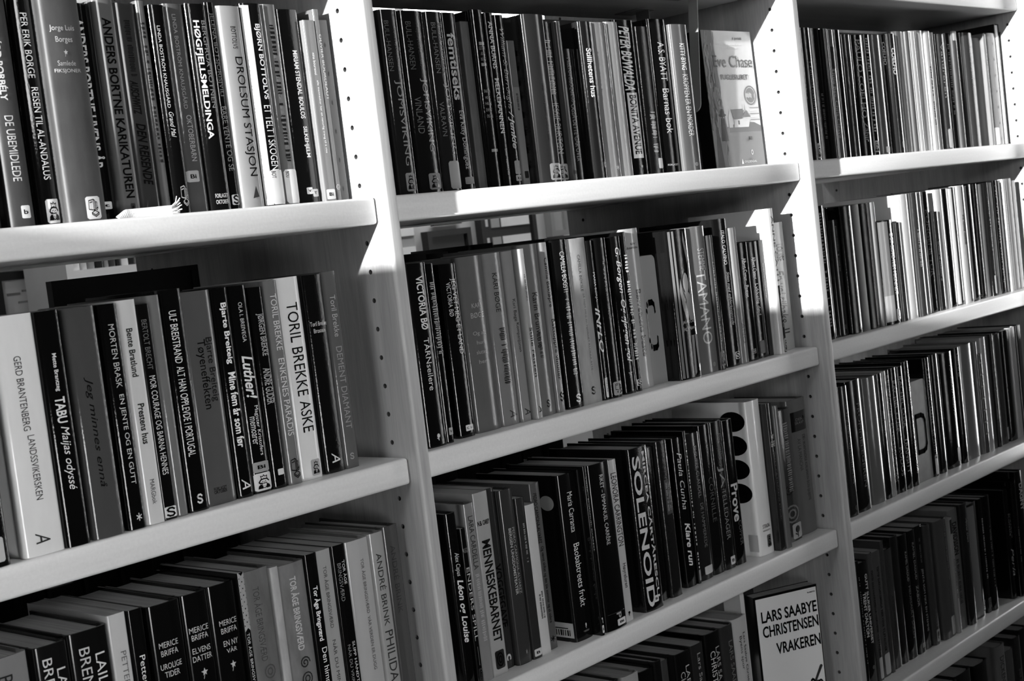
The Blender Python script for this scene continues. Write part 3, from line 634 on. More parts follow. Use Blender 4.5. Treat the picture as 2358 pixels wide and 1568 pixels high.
row(1, 2, [(1035, .013), (1100, .024), (1202, .022), (1391, .024), (1438, .018), (1512, .028), (1622, .013), (1711, .017), (1772, .022), (1836, .030)], [
 (1035, None, 603, .04, 'f', {'L': 990, 'p': [t('VICTORIA BØ', .07, .36, .34, .5, .8, 'b'), t('TÅRNseilere', .405, .69, .34, .52, .8), ic('tulip', .38, .62, .925, .965)]}),
 (1050, None, 606, .03, 'f', {'p': [X(21, .1, .5, .5, .4, .6), t('VICTORIA BØ', .22, .5, .36, .72, .4), lb('V', .3, .8, .915, .955, .6)]}),
 (1100, None, 605, .03, 'f', {'L': 1062, 'p': [t('JEG VET MEG ET LAND', .085, .52, .34, .62, .75), t('VICTORIA BØ', .105, .3, .24, .34, .75), lb('C', .35, .58, .93, .965), lb('D', .58, .8, .93, .965)]}),
 (1161, None, 586, .36, 'f', {'L': 1104, 'p': [hh('KARI', .28, .36, .026, .48, .62), hh('BØGE', .335, .5, .03, .48, .62), hh('Og alt', .44, .5, .028, .48, .6), hh('hun', .49, .3, .022, .48, .6), hh('sluttet', .545, .4, .022, .48, .6), hh('her', .60, .3, .022, .48, .6)]}),
 (1202, None, 580, .46, 'f', {'p': [t('KARI BØGE', .115, .34, .26, .45, .16), X(22, .43, .77, .45, .52, .1), t('A', .91, .955, .4, .6, .2, 'i')]}),
 (1228, None, 577, .50, 'f', {'p': [t('Kari Bøge', .28, .41, .36, .45, .15), t('Kompanjonen', .42, .59, .36, .55, .15), t('A', .92, .96, .6, .6, .2, 'i')]}),
 (1254, None, 572, .58, 'f', {'Y': .014, 'p': [X(23, .15, .3, .3, .5, .3), t('Stille reisten', .46, .75, .42, .5, .14), t('A', .92, .96, .6, .6, .2, 'i')]}),
 (1286, None, 560, .40, 'f', {'p': [t('Karin Brunvatne', .28, .6, .26, .5, .12), X(24, .5, .66, .2, .5, .15), ic('s', .45, .65, .91, .95, .1)]}),
 (1306, None, 557, .48, 'f', {'p': [t('Camilla Bakløpre', .09, .38, .5, .45, .08), t('Baktoppre vinduer', .45, .81, .5, .5, .08), ic('s', .3, .8, .885, .935, .05)]}),
 (1351, None, 550, .05, 'f', {'L': 1314, 'p': [t('CAMILLA BOGSTI', .07, .31, .28, .55, .8), X(25, .35, .8, .3, .55, .7), ic('s', .4, .72, .92, .965)]}),
 (1391, None, 546, .62, 'm', {'p': [t('CAMILLA BØKSLE', .1, .32, .14, .5, .2), t('SÅ MØT MEG PÅ HJØRNET KLOKKA ÅTTE', .335, .80, .14, .55, .2), ic('s', .38, .62, .9, .945, .1)]}),
 (1406, None, 553, .035, 'f', {'p': [t('MARIA BØRJA', .2, .38, .45, .5, .7), t('INFLO', .42, .7, .8, .5, .8, 'bi'), lb('', .3, .97, .86, .985, .78), t('FAKTURA', .875, .95, .2, .6, .1)]}),
 (1438, None, 546, .035, 'f', {'L': 1411, 'p': [X(26, .15, .5, .2, .5, .4), lb('books', .18, .95, .90, .985, .55)]}),
 (1470, None, 543, .04, 'f', {'L': 1444, 'p': [t('G. Borgen', .07, .36, .5, .5, .8, 'i'), t('Og gjøgen gol', .40, .80, .55, .5, .85, 'bi'), ic('leaf', .3, .7, .85, .89, .6)]}),
 (1483, None, 533, .035, 'f', {'p': [X(27, .15, .8, .6, .5, .75), lb('s', .1, .9, .925, .965, .7)]}),
 (1512, None, 524, .64, 'h', {'p': [hh('SIV', .095, .3, .012, .55, .15), hh('BAKKEN', .12, .6, .012, .5, .15), t('Børretzens beste', .38, .80, .3, .55, .3, 'b')]}),
 (1622, None, 525, .05, 'f', {'L': 1574, 'Y': .012, 'p': [kk(.06, .15, .01, .99, .45), kk(.2, .28, .01, .99, .5), ic('figure', .28, .95, .05, .985, .52), hh('JAUME CABRÉ', .62, .66, .03, .6, .7), hh('Jeg bekjenner', .665, .66, .03, .6, .7)]}),
 (1661, None, 519, .38, 'h', {'p': [t('STEMME', .15, .3, .36, .6, .65), t('TAMANO', .30, .80, .48, .48, .72), ic('ring', .6, .75, .93, .96, .6)]}),
 (1674, None, 541, .20, 'p', {'p': [X(28, .2, .8, .4, .5, .4), lb('man', .1, .9, .86, .97, .4)]}),
 (1711, None, 502, .06, 'f', {'L': 1678, 'p': [t('ITALO CALVINO', .08, .31, .24, .55, .75, 'b'), t('Stien med edderkopprede', .36, .72, .26, .6, .75, 'i'), lb('s', .55, .9, .905, .955)]}),
 (1729, None, 523, .46, 'h', {'p': [t('ANO', .7, .85, .4, .5, .3)]}),
 (1750, None, 557, .045, 'g', {'p': [t('Albert Camus', .13, .32, .36, .5, .75), t('Pesten', .36, .46, .36, .5, .75), lb('s', .45, .75, .9, .94, .6)]}),
 (1772, None, 555, .035, 'g', {'p': [t('Albert Camus', .13, .32, .36, .5, .7), t('Lykkelig død', .36, .63, .36, .5, .65), lb('', .3, .7, .85, .96, .35)]}),
 (1784, None, 552, .03, 'g', {'p': [X(29, .2, .5, .3, .6, .5)]}),
 (1816, None, 479, .72, 'h', {'Y': .012, 'p': [kk(.42, .98, .53, .99, .08), t('ANNE CATH', .05, .5, .34, .62, .35, 'b'), t('Kristiansen & Co', .6, .82, .2, .7, .8), lb('man', .5, .97, .895, .985, .6)]}),
 (1837, None, 510, .60, 'h', {'p': [t('LOUISE', .17, .3, .34, .62, .2), X(30, .2, .34, .24, .3, .3), t('En vei tilbake', .37, .78, .42, .5, .25, 'i'), kk(.2, .7, .83, .84, .2), kk(.2, .7, .855, .865, .2)]}),
])
row(1, 3, [(1000, .024), (1170, .026), (1293, .022), (1376, .003), (1454, .002), (1537, .018), (1577, .028), (1730, .027), (1793, .007), (1808, .022), (1890, .032)], [
 (1051, 1178, 1178, .035, 'f', {'w': .019, 'p': [t('Alex Capus', .225, .36, .5, .5, .8, 'i'), t('Léon og Louise', .38, .74, .72, .5, .85, 'bi')]}),
 (1072, 1215, 1215, .04, 'p', {'p': [hh('ANDERSON', .14, .9, .03, .5, .45), t('ENDERS SPILL', .25, .72, .55, .5, .7), kk(.48, .56, .76, .88, .4), lb('ring', .2, .95, .9, .985, .12)]}),
 (1091, 1156, 1156, .48, 'h', {'p': [t('LARA CARDELLA', .07, .37, .45, .5, .18), X(31, .4, .78, .4, .5, .62)]}),
 (1122, 1128, 1128, .60, 'p', {'p': [hh('N.B. CAREY', .165, .8, .026, .5, .05, 'b'), t('MENNESKEBARNET', .26, .82, .58, .5, .08, 'b'), lb('ring', .18, .8, .865, .965, .04)]}),
 (1137, 1121, 1121, .16, 'p', {'Y': .032, 'p': [t('VOGGEGAVE', .42, .77, .6, .5, .03, 'b'), t('c', .92, .955, .4, .5, .7, 'b')]}),
 (1182, 1122, 1122, .20, 'h', {'L': 1145, 'p': [t('PEDRO CARMONA-ALVAREZ', .22, .60, .18, .64, .6), t('BERGEN UNGDOMSTEATER', .22, .60, .18, .40, .65, 'b'), ic('star', .5, .62, .92, .95, .6)]}),
 (1207, 1143, 1143, .17, 'p', {'p': [X(32, .15, .4, .24, .55, .6), lb('B', .1, .9, .94, .985, .72)]}),
 (1231, 1158, 1158, .74, 'p', {'p': [X(33, .58, .76, .2, .65, .1), X(34, .6, .76, .2, .4, .1)]}),
 (1241, 1109, 1109, .32, 'p', {'Y': .030, 'p': [t('PEDRO CARMONA-ALVAREZ', .06, .36, .34, .4, .08), t('Og været skiftet og det ble sommer og så videre', .38, .84, .36, .5, .08), ic('star', .3, .8, .92, .955, .05)]}),
 (1326, 1084, 1084, .045, 'h', {'w': .036, 'p': [t('Maria Carranza', .11, .35, .28, .5, .8), t('Baobabtreets frukt', .42, .8, .32, .55, .85), ic('tulip', .5, .62, .9, .935), X(35, .945, .955, .4, .56, .5)]}),
 (1349, 1073, 1073, .05, 'p', {'Y': .004, 'p': [t('YOGA – EMMANUEL CARRÈRE', .06, .5, .34, .5, .7), t('P', .895, .93, .34, .5, .75, 'b'), lb('Bi', .2, .8, .94, .985)]}),
 (1406, 1058, 1058, .035, 'h', {'L': 1353, 'p': [t('RIKET – EMMANUEL CARRÈRE', .07, .49, .2, .5, .75), kk(.0, 1, .9, .903, .2), t('P', .905, .94, .22, .58, .6, 'b'), lb('Bi', .48, .88, .945, .985)]}),
 (1418, 1056, 1056, .70, 'p', {'Y': .010, 'p': [t('LEONORA CARRINGTON', .08, .53, .6, .5, .12), t('Høyreluren', .64, .79, .5, .5, .15), ic('tulip', .3, .7, .935, .965, .1)]}),
 (1492, 1023, 1023, .04, 's', {'w': .043, 'p': [t('SOLENOID', .05, .975, .36, .30, .78, 'b'), t('MIRCEA CĂRTĂRESCU', .03, .93, .20, .70, .8, 'b'), lb('B', .42, .66, .915, .955)]}),
 (1504, 1028, 1028, .035, 'g', {'Y': .024}),
 (1536, 1011, 1011, .10, 's', {'p': [kk(.3, .8, .25, .47, .28), X(36, .27, .45, .16, .45, .6), X(37, .27, .45, .16, .65, .6)]}),
 (1571, 1004, 1004, .035, 'f', {'L': 1546, 'p': [t('Paula Cunha', .1, .48, .42, .5, .8, 'i'), t('Klare run', .57, .86, .5, .55, .85, 'bi')]}),
 (1578, 992, 992, .03, 'p', {'p': [X(38, .05, .9, .45, .5, .75), lb('', .2, .9, .91, .98, .5)]}),
 (1611, 992, 992, .11, 'h', {'p': [t('PHILIPPE CLAUDEL', .09, .44, .2, .55, .5), t('DE HAMMEREDE', .48, .78, .2, .6, .45), lb('', .35, .9, .91, .965, .7)]}),
 (1635, 974, 974, .06, 'f', {'p': [t('CORNILLE', .35, .65, .36, .5, .3), X(39, .12, .2, .3, .5, .3)]}),
 (1662, 966, 966, .07, 's', {'p': [t('Jan Costin', .08, .26, .24, .6, .4), t('JA', .30, .45, .5, .42, .55), t('TELLEDAGER', .46, .80, .34, .5, .5), lb('B', .45, .9, .92, .975)]}),
 (1687, 963, 963, .035, 'f', {'p': [t('Prove', .44, .70, .6, .45, .75, 'b'), t('COPPER', .7, .87, .3, .62, .35)]}),
 (1750, 917, 917, .88, 'h', {'w': .040, 'p': [hh('STRØK', .815, .5, .025, .5, .25), hh('REDAKSJON', .845, .5, .012, .5, .3), lb('man', .46, .74, .875, .955, .3)]}),
 (1776, 927, 927, .13, 'p', {'p': [hh('MY', .225, .55, .03, .5, .6, 'b'), hh('GATE', .275, .75, .04, .5, .7, 'b'), t('REELT PÅ HERRENS ENGEL', .33, .80, .2, .55, .42)]}),
 (1791, 933, 933, .40, 'p'),
 (1822, 938, 938, .21, 'f', {'p': [X(41, .1, .62, .26, .6, .5), ic('ring', .12, .92, .72, .86, .42), ic('swirl', .2, .8, .56, .66, .1), lb('tulip', .45, .95, .87, .985, .6)]}),
 (1856, 912, 912, .36, 'h', {'p': [kk(0, 1, .09, .235, .07), hh('DEN', .15, .35, .02, .5, .4), hh('SKARP', .175, .45, .02, .5, .4), t('DEN SKARPSINDIGE ADELSMANN DON QUIJOTE', .27, .76, .18, .62, .18), t('AV LA MANCHA', .29, .53, .16, .38, .2)]}),
])
row(1, 4, [(1400, .012), (1720, .02)], [
 (1427, 1563, 1563, .10, 'h', {'w': .03}),
 (1473, 1543, 1543, .58, 'h', {'L': 1433}),
 (1506, 1534, 1534, .04, 'f'),
 (1524, 1518, 1518, .06, 'h'),
 (1538, 1516, 1516, .26, 'm', {'Y': .03}),
 (1591, 1493, 1493, .05, 'h', {'L': 1547, 'p': [t('LARS', .09, .25, .26, .66, .7), t('CHRISTENSEN', .12, .5, .26, .34, .65)]}),
 (1618, 1476, 1476, .14, 'p', {'p': [t('Lars Saabye', .06, .36, .36, .5, .6)]}),
 (1658, 1448, 1448, .05, 'h', {'L': 1622, 'p': [t('LARS SAABYE', .10, .46, .28, .70, .65), t('CHRISTENSEN', .115, .5, .30, .36, .75)]}),
 (1689, 1434, 1434, .18, 'h', {'p': [t('LARS SAABYE', .1, .45, .3, .6, .42)]}),
 (1720, 1413, 1413, .70, 'h', {'p': [t('Lars Saabye Christensen', .105, .52, .2, .62, .2), t('Byens spor', .12, .34, .2, .38, .2)]}),
])
# ------------------------------------------------ right bay
row(2, 1, [(1878, .036), (2360, .040)], [
 (1897, None, 64, .09, 'f', {'p': [X(51, .25, .75, .24, .6, .4), lb('man', .4, .9, .87, .985, .35)]}),
 (1921, None, 66, .04, 'g', {'p': [X(52, .5, .85, .2, .6, .35)]}),
 (1934, None, 66, .14, 'p'),
 (1948, None, 69, .30, 'p', {'p': [kk(.1, .95, .13, .3, .10), t('Little Bee', .31, .52, .4, .45, .6), t('Chris Cleave', .55, .84, .4, .5, .6)]}),
 (1963, None, 69, .04, 'g'),
 (1987, None, 80, .14, 'h', {'L': 1967, 'p': [t('COELHO', .18, .45, .36, .42, .05), t('Elleve', .58, .75, .34, .5, .06)]}),
 (2015, None, 81, .05, 'f', {'p': [t('PAULO COELHO', .04, .68, .42, .45, .6), t('Zahir', .72, .88, .4, .5, .5)]}),
 (2029, None, 80, .05, 'g', {'p': [X(53, .02, .8, .4, .5, .6), lb('man', .1, .9, .875, .97, .45)]}),
 (2055, None, 81, .32, 'h', {'p': [lb('', .5, .9, .93, .98, .6)]}),
 (2065, None, 81, .06, 'g', {'p': [t('COELHO', .06, .25, .6, .5, .7, 'b')]}),
 (2088, None, 78, .12, 'f', {'p': [t('COELHO', .12, .34, .4, .5, .85, 'b'), lb('', .6, .9, .9, .95)]}),
 (2108, None, 73, .38, 'h'),
 (2121, None, 73, .34, 'p'),
 (2134, None, 72, .72, 'h'),
 (2153, None, 71, .78, 'h'),
 (2167, None, 72, .68, 'g', {'p': [X(54, .3, .8, .3, .5, .1)]}),
 (2174, None, 75, .34, 'p'),
 (2201, None, 79, .22, 'f', {'L': 2180, 'p': [t('Vandreren', .08, .55, .24, .5, .6), lb('', .35, .85, .82, .985, .75)]}),
 (2213, None, 77, .05, 'g', {'p': [X(55, .1, .7, .4, .5, .3)]}),
 (2228, None, 72, .32, 'g', {'p': [kk(.1, .8, .0, .08, .8)]}),
 (2266, None, 76, .25, 'h', {'L': 2238, 'p': [X(56, .1, .5, .2, .6, .5)]}),
 (2281, None, 88, .12, 'm', {'Y': .045}),
 (2294, None, 79, .42, 'g', {'p': [X(57, .1, .5, .3, .6, .6)]}),
 (2318, None, 77, .36, 'h', {'p': [lb('', .05, .45, .84, .99, .8)]}),
 (2336, None, 56, .10, 'g', {'p': [kk(.02, .45, .01, .99, .8)]}),
 (2348, None, 74, .12, 'g', {'p': [kk(.05, .5, .01, .98, .75)]}),
 (2362, None, 75, .36, 'h'),
])
row(2, 2, [(1918, .022), (2032, .016), (2121, .010), (2166, .02), (2320, .026)], [
 (1927, None, 473, .04, 'g', {'p': [X(61, .05, .9, .4, .5, .4)]}),
 (1936, None, 479, .03, 'g'),
 (1959, None, 505, .07, 'h', {'p': [t('JOSEPH CONRAD', .05, .27, .18, .5, .4), ic('star', .42, .58, .29, .31, .5), t('LORD JIM', .33, .44, .18, .5, .4), ic('ring', .4, .6, .9, .94, .35)]}),
 (1991, None, 473, .04, 's', {'L': 1962}),
 (2007, None, 470, .22, 'm'),
 (2032, None, 467, .05, 's'),
 (2042, None, 465, .40, 'g'),
 (2081, None, 505, .07, 'f', {'L': 2044, 'p': [kk(.03, .55, .01, .72, .46), kk(.03, .55, .72, .97, .6), t('DET SISTE KONGERIKET', .13, .72, .26, .76, .85, 'b'), lb('books', .62, .95, .86, .97, .5)]}),
 (2095, None, 511, .16, 'p', {'p': [X(62, .1, .7, .3, .5, .06)]}),
 (2121, None, 446, .78, 'h'),
 (2140, None, 443, .24, 'g', {'p': [X(63, .3, .6, .3, .6, .7)]}),
 (2148, None, 442, .5, 'g'),
 (2166, None, 440, .05, 'f', {'p': [t('KONGENS TUR', .15, .7, .3, .5, .4)]}),
 (2182, None, 486, .12, 'g', {'p': [X(64, .3, .7, .3, .5, .4)]}),
 (2195, None, 435, .74, 'g'),
 (2208, None, 434, .05, 'g'),
 (2226, None, 430, .20, 'f', {'p': [kk(.02, .4, .01, .99, .72)]}),
 (2247, None, 426, .60, 'f', {'p': [kk(.5, .98, .01, .99, .12), X(65, .25, .5, .2, .4, .2)]}),
 (2263, None, 424, .10, 'g', {'p': [kk(.02, .4, .01, .99, .7)]}),
 (2274, None, 423, .05, 'g'),
 (2285, None, 424, .55, 'g'),
 (2299, None, 420, .05, 'f', {'p': [X(66, .15, .6, .4, .6, .65), lb('', .3, .8, .82, .98)]}),
 (2308, None, 420, .44, 'g'),
 (2319, None, 415, .05, 'g', {'p': [X(67, .05, .9, .4, .6, .6)]}),
 (2328, None, 415, .04, 'g'),
 (2338, None, 412, .62, 'g', {'p': [X(68, .1, .6, .5, .5, .75)]}),
 (2353, None, 410, .42, 'f'),
 (2361, None, 415, .5, 'g'),
])
row(2, 3, [(1961, .014), (2046, .021), (2184, .026), (2358, .027)], [
 (1982, None, 886, .11, 'h', {'p': [X(71, .15, .75, .18, .6, .4), ic('ring', .5, .75, .92, .96, .4)]}),
 (2013, None, 870, .04, 'h', {'p': [t('FROMMELEGEREN', .18, .82, .18, .6, .4)]}),
 (2046, None, 864, .38, 'h', {'L': 2017}),
 (2058, None, 859, .07, 'g', {'p': [X(72, .3, .5, .3, .6, .4)]}),
 (2067, None, 854, .58, 'g'),
 (2074, None, 852, .05, 'g', {'p': [t('RACHEL CUSK ETTERVIRKNINGER', .04, .9, .5, .5, .45)]}),
 (2092, None, 845, .04, 'f', {'p': [t('RACHEL CUSK', .1, .52, .4, .45, .5), t('KUDOS', .64, .87, .4, .5, .5)]}),
 (2105, None, 842, .04, 'g', {'p': [t('RACHEL CUSK', .08, .5, .45, .5, .55), t('TRANSITT', .58, .87, .45, .5, .6)]}),
 (2121, None, 830, .05, 'f', {'p': [X(73, .06, .9, .3, .7, .65)]}),
 (2166, None, 822, .05, 'f', {'L': 2153, 'p': [X(74, .1, .85, .35, .5, .4), lb('', .3, .95, .82, .985, .75)]}),
 (2186, None, 813, .035, 'h', {'L': 2169, 'p': [X(75, .16, .62, .24, .6, .3)]}),
 (2221, None, 806, .035, 'f', {'L': 2190, 'p': [X(76, .1, .55, .2, .66, .6), lb('', .6, .85, .84, .96, .5)]}),
 (2233, None, 799, .04, 'g', {'p': [X(77, .05, .25, .35, .5, .6)]}),
 (2265, None, 788, .42, 'h'),
 (2273, None, 786, .40, 'g'),
 (2282, None, 814, .24, 'p', {'p': [kk(0, 1, k_*.12+.08, k_*.12+.095, .55) for k_ in range(7)]}),
 (2293, None, 775, .66, 'g'),
 (2300, None, 772, .3, 'g'),
 (2310, None, 768, .12, 'g'),
 (2329, None, 766, .26, 'f', {'p': [lb('', .7, .95, .86, .97, .7)]}),
 (2346, None, 758, .05, 'g'),
 (2361, None, 751, .7, 'h'),
 (2374, None, 747, .2, 'h'),
])
row(2, 4, [(2000, .033), (2108, .036), (2178, .028), (2224, .02), (2232, .03), (2306, .022), (2347, .017)], [
 (1976, 1291, 1291, .04, 'g', {'w': .007, 'Y': .03, 'p': [X(81, .1, .8, .3, .5, .5)]}),
 (1998, 1289, 1289, .05, 'h', {'p': [t('GUTT SLUKER UNIVERSET', .1, .67, .24, .68, .75, 'b'), t('TRENT DALTON', .24, .6, .24, .36, .75, 'b'), ic('ring', .45, .65, .84, .87, .5)]}),
 (2008, 1271, 1271, .26, 'g', {'p': [t('TSITSI DANGAREMBGA NERVØSE TILSTANDER', .13, .82, .4, .5, .06, 'b'), lb('', .2, .95, .82, .985, .6)]}),
 (2027, 1264, 1264, .27, 'p', {'p': [t('TSITSI DANGAREMBGA NERVØSE TILSTANDER', .12, .8, .22, .5, .06, 'b'), lb('', .3, .9, .82, .985, .6)]}),
 (2033, 1244, 1244, .22, 'p'),
 (2054, 1259, 1259, .19, 'h', {'p': [X(82, .4, .75, .15, .6, .1)]}),
 (2067, 1231, 1231, .10, 'h'),
 (2090, 1226, 1226, .035, 'h', {'p': [t('KAMEL DAOUD', .14, .38, .2, .55, .55), t('MEURSAULT-SAKEN', .42, .84, .2, .6, .4)]}),
 (2106, 1217, 1217, .04, 'p', {'p': [t('KAMEL DAOUD', .1, .4, .26, .5, .5), t('ZABOR', .45, .62, .3, .5, .55), lb('', .45, .8, .92, .96, .4)]}),
 (2122, 1206, 1206, .06, 'p', {'p': [X(83, .1, .3, .2, .5, .35), t('JENTA SOM FIKK EN STEMME', .35, .86, .26, .5, .62), ic('ring', .45, .7, .94, .975, .4)]}),
 (2142, 1206, 1206, .22, 'h', {'p': [X(84, .7, .85, .3, .5, .35), lb('tulip', .3, .85, .875, .975, .5)]}),
 (2180, 1190, 1190, .27, 'h', {'L': 2152, 'p': [t('Livet på Vestre bredd hos Paven', .04, .52, .16, .72, .42), lb('', .55, .9, .83, .985, .62)]}),
 (2191, 1190, 1190, .52, 'p', {'p': [kk(.2, .9, .02, .14, .15), X(85, .35, .7, .3, .55, .15)]}),
 (2204, 1167, 1167, .40, 'p', {'Y': .03, 'p': [t('DAVIDSSON', .11, .38, .45, .5, .05, 'b'), X(86, .42, .8, .34, .5, .15)]}),
 (2227, 1156, 1156, .11, 'h', {'p': [t('Anna Dan', .12, .32, .26, .6, .5, 'i'), X(87, .38, .7, .2, .6, .25)]}),
 (2251, 1152, 1152, .10, 'h', {'p': [kk(.08, .62, .02, .98, .44), lb('ring', .62, .95, .87, .96, .2)]}),
 (2261, 1146, 1146, .06, 'g', {'p': [X(88, .17, .7, .3, .5, .65), lb('ring', .2, .9, .87, .96, .3)]}),
 (2279, 1138, 1138, .04, 'f', {'p': [X(89, .26, .8, .22, .5, .35)]}),
 (2323, 1125, 1125, .04, 'h', {'w': .022, 'p': [t('Kolstis', .22, .42, .24, .4, .5), X(90, .22, .45, .2, .68, .5), t('Perla', .54, .79, .5, .5, .7, 'i')]}),
 (2339, 1107, 1107, .04, 'f', {'Y': .012, 'p': [X(91, .4, .7, .3, .5, .4)]}),
 (2353, 1081, 1081, .045, 'h', {'Y': .01, 'p': [t('DAGNY', .1, .32, .5, .5, .72, 'b')]}),
])
row(2, 5, [(2200, .02), (2360, .03)], [
 (2205, 1563, 1563, .10, 'h', {'w': .03}),
 (2238, 1536, 1536, .08, 'h'),
 (2277, 1515, 1515, .06, 'h', {'L': 2244}),
 (2315, 1478, 1478, .44, 'h', {'L': 2292, 'p': [t('DICKENS', .1, .36, .4, .5, .2)]}),
 (2333, 1489, 1489, .32, 'p'),
 (2350, 1460, 1460, .15, 'h', {'p': [X(95, .3, .7, .4, .5, .3)]}),
 (2366, 1440, 1440, .10, 'h'),
])
# ------------------------------------------------ books on the rear side of the double-sided run
def rear_row(bay, lev, xa, xb, hbase, tag_lab, n):
    step = (xb-xa)/n; r = random.Random(bay*10+lev)
    for k in range(n):
        h = hbase + r.uniform(-.018, .004); dpt = 0.13 + r.uniform(-.01, .02)
        x0 = xa + k*step; tone = r.choice((.03, .04, .06, .10, .05))
        root = empty('book', (x0+.0003, 0.30+r.uniform(0, .012), OZ+ZS[lev]+.0002), tag_lab, 'book', 'dark books on the rear side of the %s bay, %s shelf' % (BAYN[bay], SHN[lev]), rot=(0, 0, 0))
        me, fy, t_ = cover_mesh(step-.0008, h, dpt, True)
        c = link('cover', me, 'cloth', root, tone); q = link('pages', pages_mesh(step-.0008, h, dpt, fy, t_, True), 'pages', root)
rear_row(0, 2, -.60, -.255, .205, 'dark book on the rear side of the left bay, behind the second shelf front row', 8)
rear_row(0, 3, -.62, -.03, .205, 'dark book on the rear side of the left bay, behind the third shelf front row', 13)
rear_row(1, 2, .03, .87, .222, 'dark book on the rear side of the middle bay, behind the second shelf front row', 18)
rear_row(1, 3, .03, .60, .215, 'dark book on the rear side of the middle bay, behind the third shelf front row', 12)
for bay, xa, n in ((1, .02, 9), (2, .92, 9)):
    for k in range(n):
        x0 = xa + k*.0955
        rt = empty('box_file', (x0, 0.29, OZ+.0002), 'black upright box file on the rear side of the %s bay, first shelf' % BAYN[bay], 'box file', 'black box files on the rear side of the %s bay' % BAYN[bay])
        link('case', boxes_mesh('case', [(0, .093, 0, .003, 0, .268), (0, .093, .167, .17, 0, .268), (0, .003, .003, .167, 0, .268), (.090, .093, .003, .167, 0, .268), (.003, .09, .003, .167, 0, .003), (.003, .09, .003, .167, .262, .266)]), 'dark', rt)
        link('label_holder', boxes_mesh('label_holder', [(.03, .063, .170, .1712, .12, .17)]), 'steel', rt)
rt = empty('display_board', (-.15, .30, OZ+ZS[2]+.0002), 'black framed display board on the rear side of the left bay', 'board')
link('panel', boxes_mesh('panel', [(-.09, .09, .003, .009, .006, .236)]), 'dark', rt)
link('border', boxes_mesh('border', [(-.1, .1, 0, .012, 0, .006), (-.1, .1, 0, .012, .236, .242), (-.1, -.09, 0, .012, .006, .236), (.09, .1, 0, .012, .006, .236)]), 'dark', rt)

# ------------------------------------------------ letter blocks between the books
def letter_block(letter, x0, x1, Y, lev, ytop, lab, mat):
    wd = x1-x0-.001; h = solve_Z(ytop, x1, Y) - ZS[lev]
    e = empty('letter_block', (x0+.0005, Y, OZ+ZS[lev]+.0002), lab, 'divider')
    n = 10; r = min(.008, wd*.3)
    prof = [(0, 0), (0, .10)] + [(wd, .10), (wd, 0)]
    bm = bmesh.new()
    bmesh.ops.create_cube(bm, size=1.0, matrix=Matrix.Translation((wd/2, .045, h/2)) @ Matrix.Diagonal((wd, .09, h, 1)))
    top = [ed for ed in bm.edges if all(v.co.z > h*.9 for v in ed.verts) and abs(ed.verts[0].co.x-ed.verts[1].co.x) < 1e-6]
    bmesh.ops.bevel(bm, geom=top, offset=r, segments=5, profile=.5, affect='EDGES')
    me = bpy.data.meshes.new('block'); bm.to_mesh(me); bm.free()
    link('block', me, mat, e)
    if letter == 'C':
        pts = [(.93, .80), (.90, .93), (.74, .99), (.40, .99), (.20, .95), (.10, .82), (.10, .18), (.20, .05), (.40, .01), (.74, .01), (.90, .07), (.93, .20)]
        vs, fs = stroke(pts, .13)
    else:
        pts = [(.12, .02), (.12, .98), (.60, .98), (.80, .93), (.90, .80), (.90, .20), (.80, .07), (.60, .02)]
        vs, fs = stroke(pts, .13, True)
    a, b_ = (.36, .72) if letter == 'C' else (.34, .71)
    vs = [(wd*(.10+(.60 if letter == 'C' else .76)*u), -.0005, h*(1-b_+(b_-a)*v)) for u, v in vs]
    link('letter', mesh('letter', vs, fs), 'ink', e, .02)
res = [r for b_, l_, r in ROWS if (b_, l_) == (1, 2)][0]
letter_block('C', res[15][1]+.0005, res[16][0]-.0005, .038, 2, 586, 'grey wooden divider block with big black letter C', 'mid')
res = [r for b_, l_, r in ROWS if (b_, l_) == (2, 3)][0]
letter_block('D', res[8][1]+.0003, res[9][0]-.0003, .027, 3, 870, 'pale wooden divider block with big black letter D', 'divider')
# prints on the left boards that stick out beyond their neighbours
def side_print(bay, lev, idx, items):
    rs = [r for b_, l_, r in ROWS if (b_, l_) == (bay, lev)][0][idx]
    roots = [o for o in COL.objects if o.name.split('.')[0] == 'book' and abs(o.location.x-(rs[0]+.00015)) < 1e-5 and abs(o.location.z-(OZ+ZS[lev])) < 1e-3]
    h = rs[3]
    for nm, ic_, y0, y1, a, b_, tone, mat in items:
        vs, fs = ICON[ic_] if ic_ else ([(0, 0), (1, 0), (1, 1), (0, 1)], [(0, 1, 2, 3)])
        off = .0006 if ic_ else .0004
        me = mesh(nm, [(-off, y1+(y0-y1)*u, h*(1-b_+(b_-a)*v)) for u, v in vs], fs)
        link(nm, me, mat, roots[0], tone)
ICON['dot'] = disc(.5, .5, .5, .5, 24)
side_print(1, 2, 16, [('sticker', None, .030, .046, .86, .965, .75, 'label')])
side_print(1, 3, 22, [('cover_dot', 'dot', .005, .05, .06+.155*k, .19+.155*k, .03, 'ink') for k in range(4)] + [('sticker', None, .004, .02, .86, .97, .7, 'label')])
side_print(1, 3, 9, [('sticker', None, .004, .045, .885, .975, .72, 'label'), ('sticker_print', 'code', .006, .04, .90, .97, .05, 'ink'), ('cover_art', 'dot', .012, .036, .12, .21, .55, 'ink')])
side_print(1, 1, 9, [('cover_art', 'vine', .012, .034, .20, .50, .14, 'ink'), ('cover_art', 'vine', .012, .036, .56, .92, .14, 'ink')])

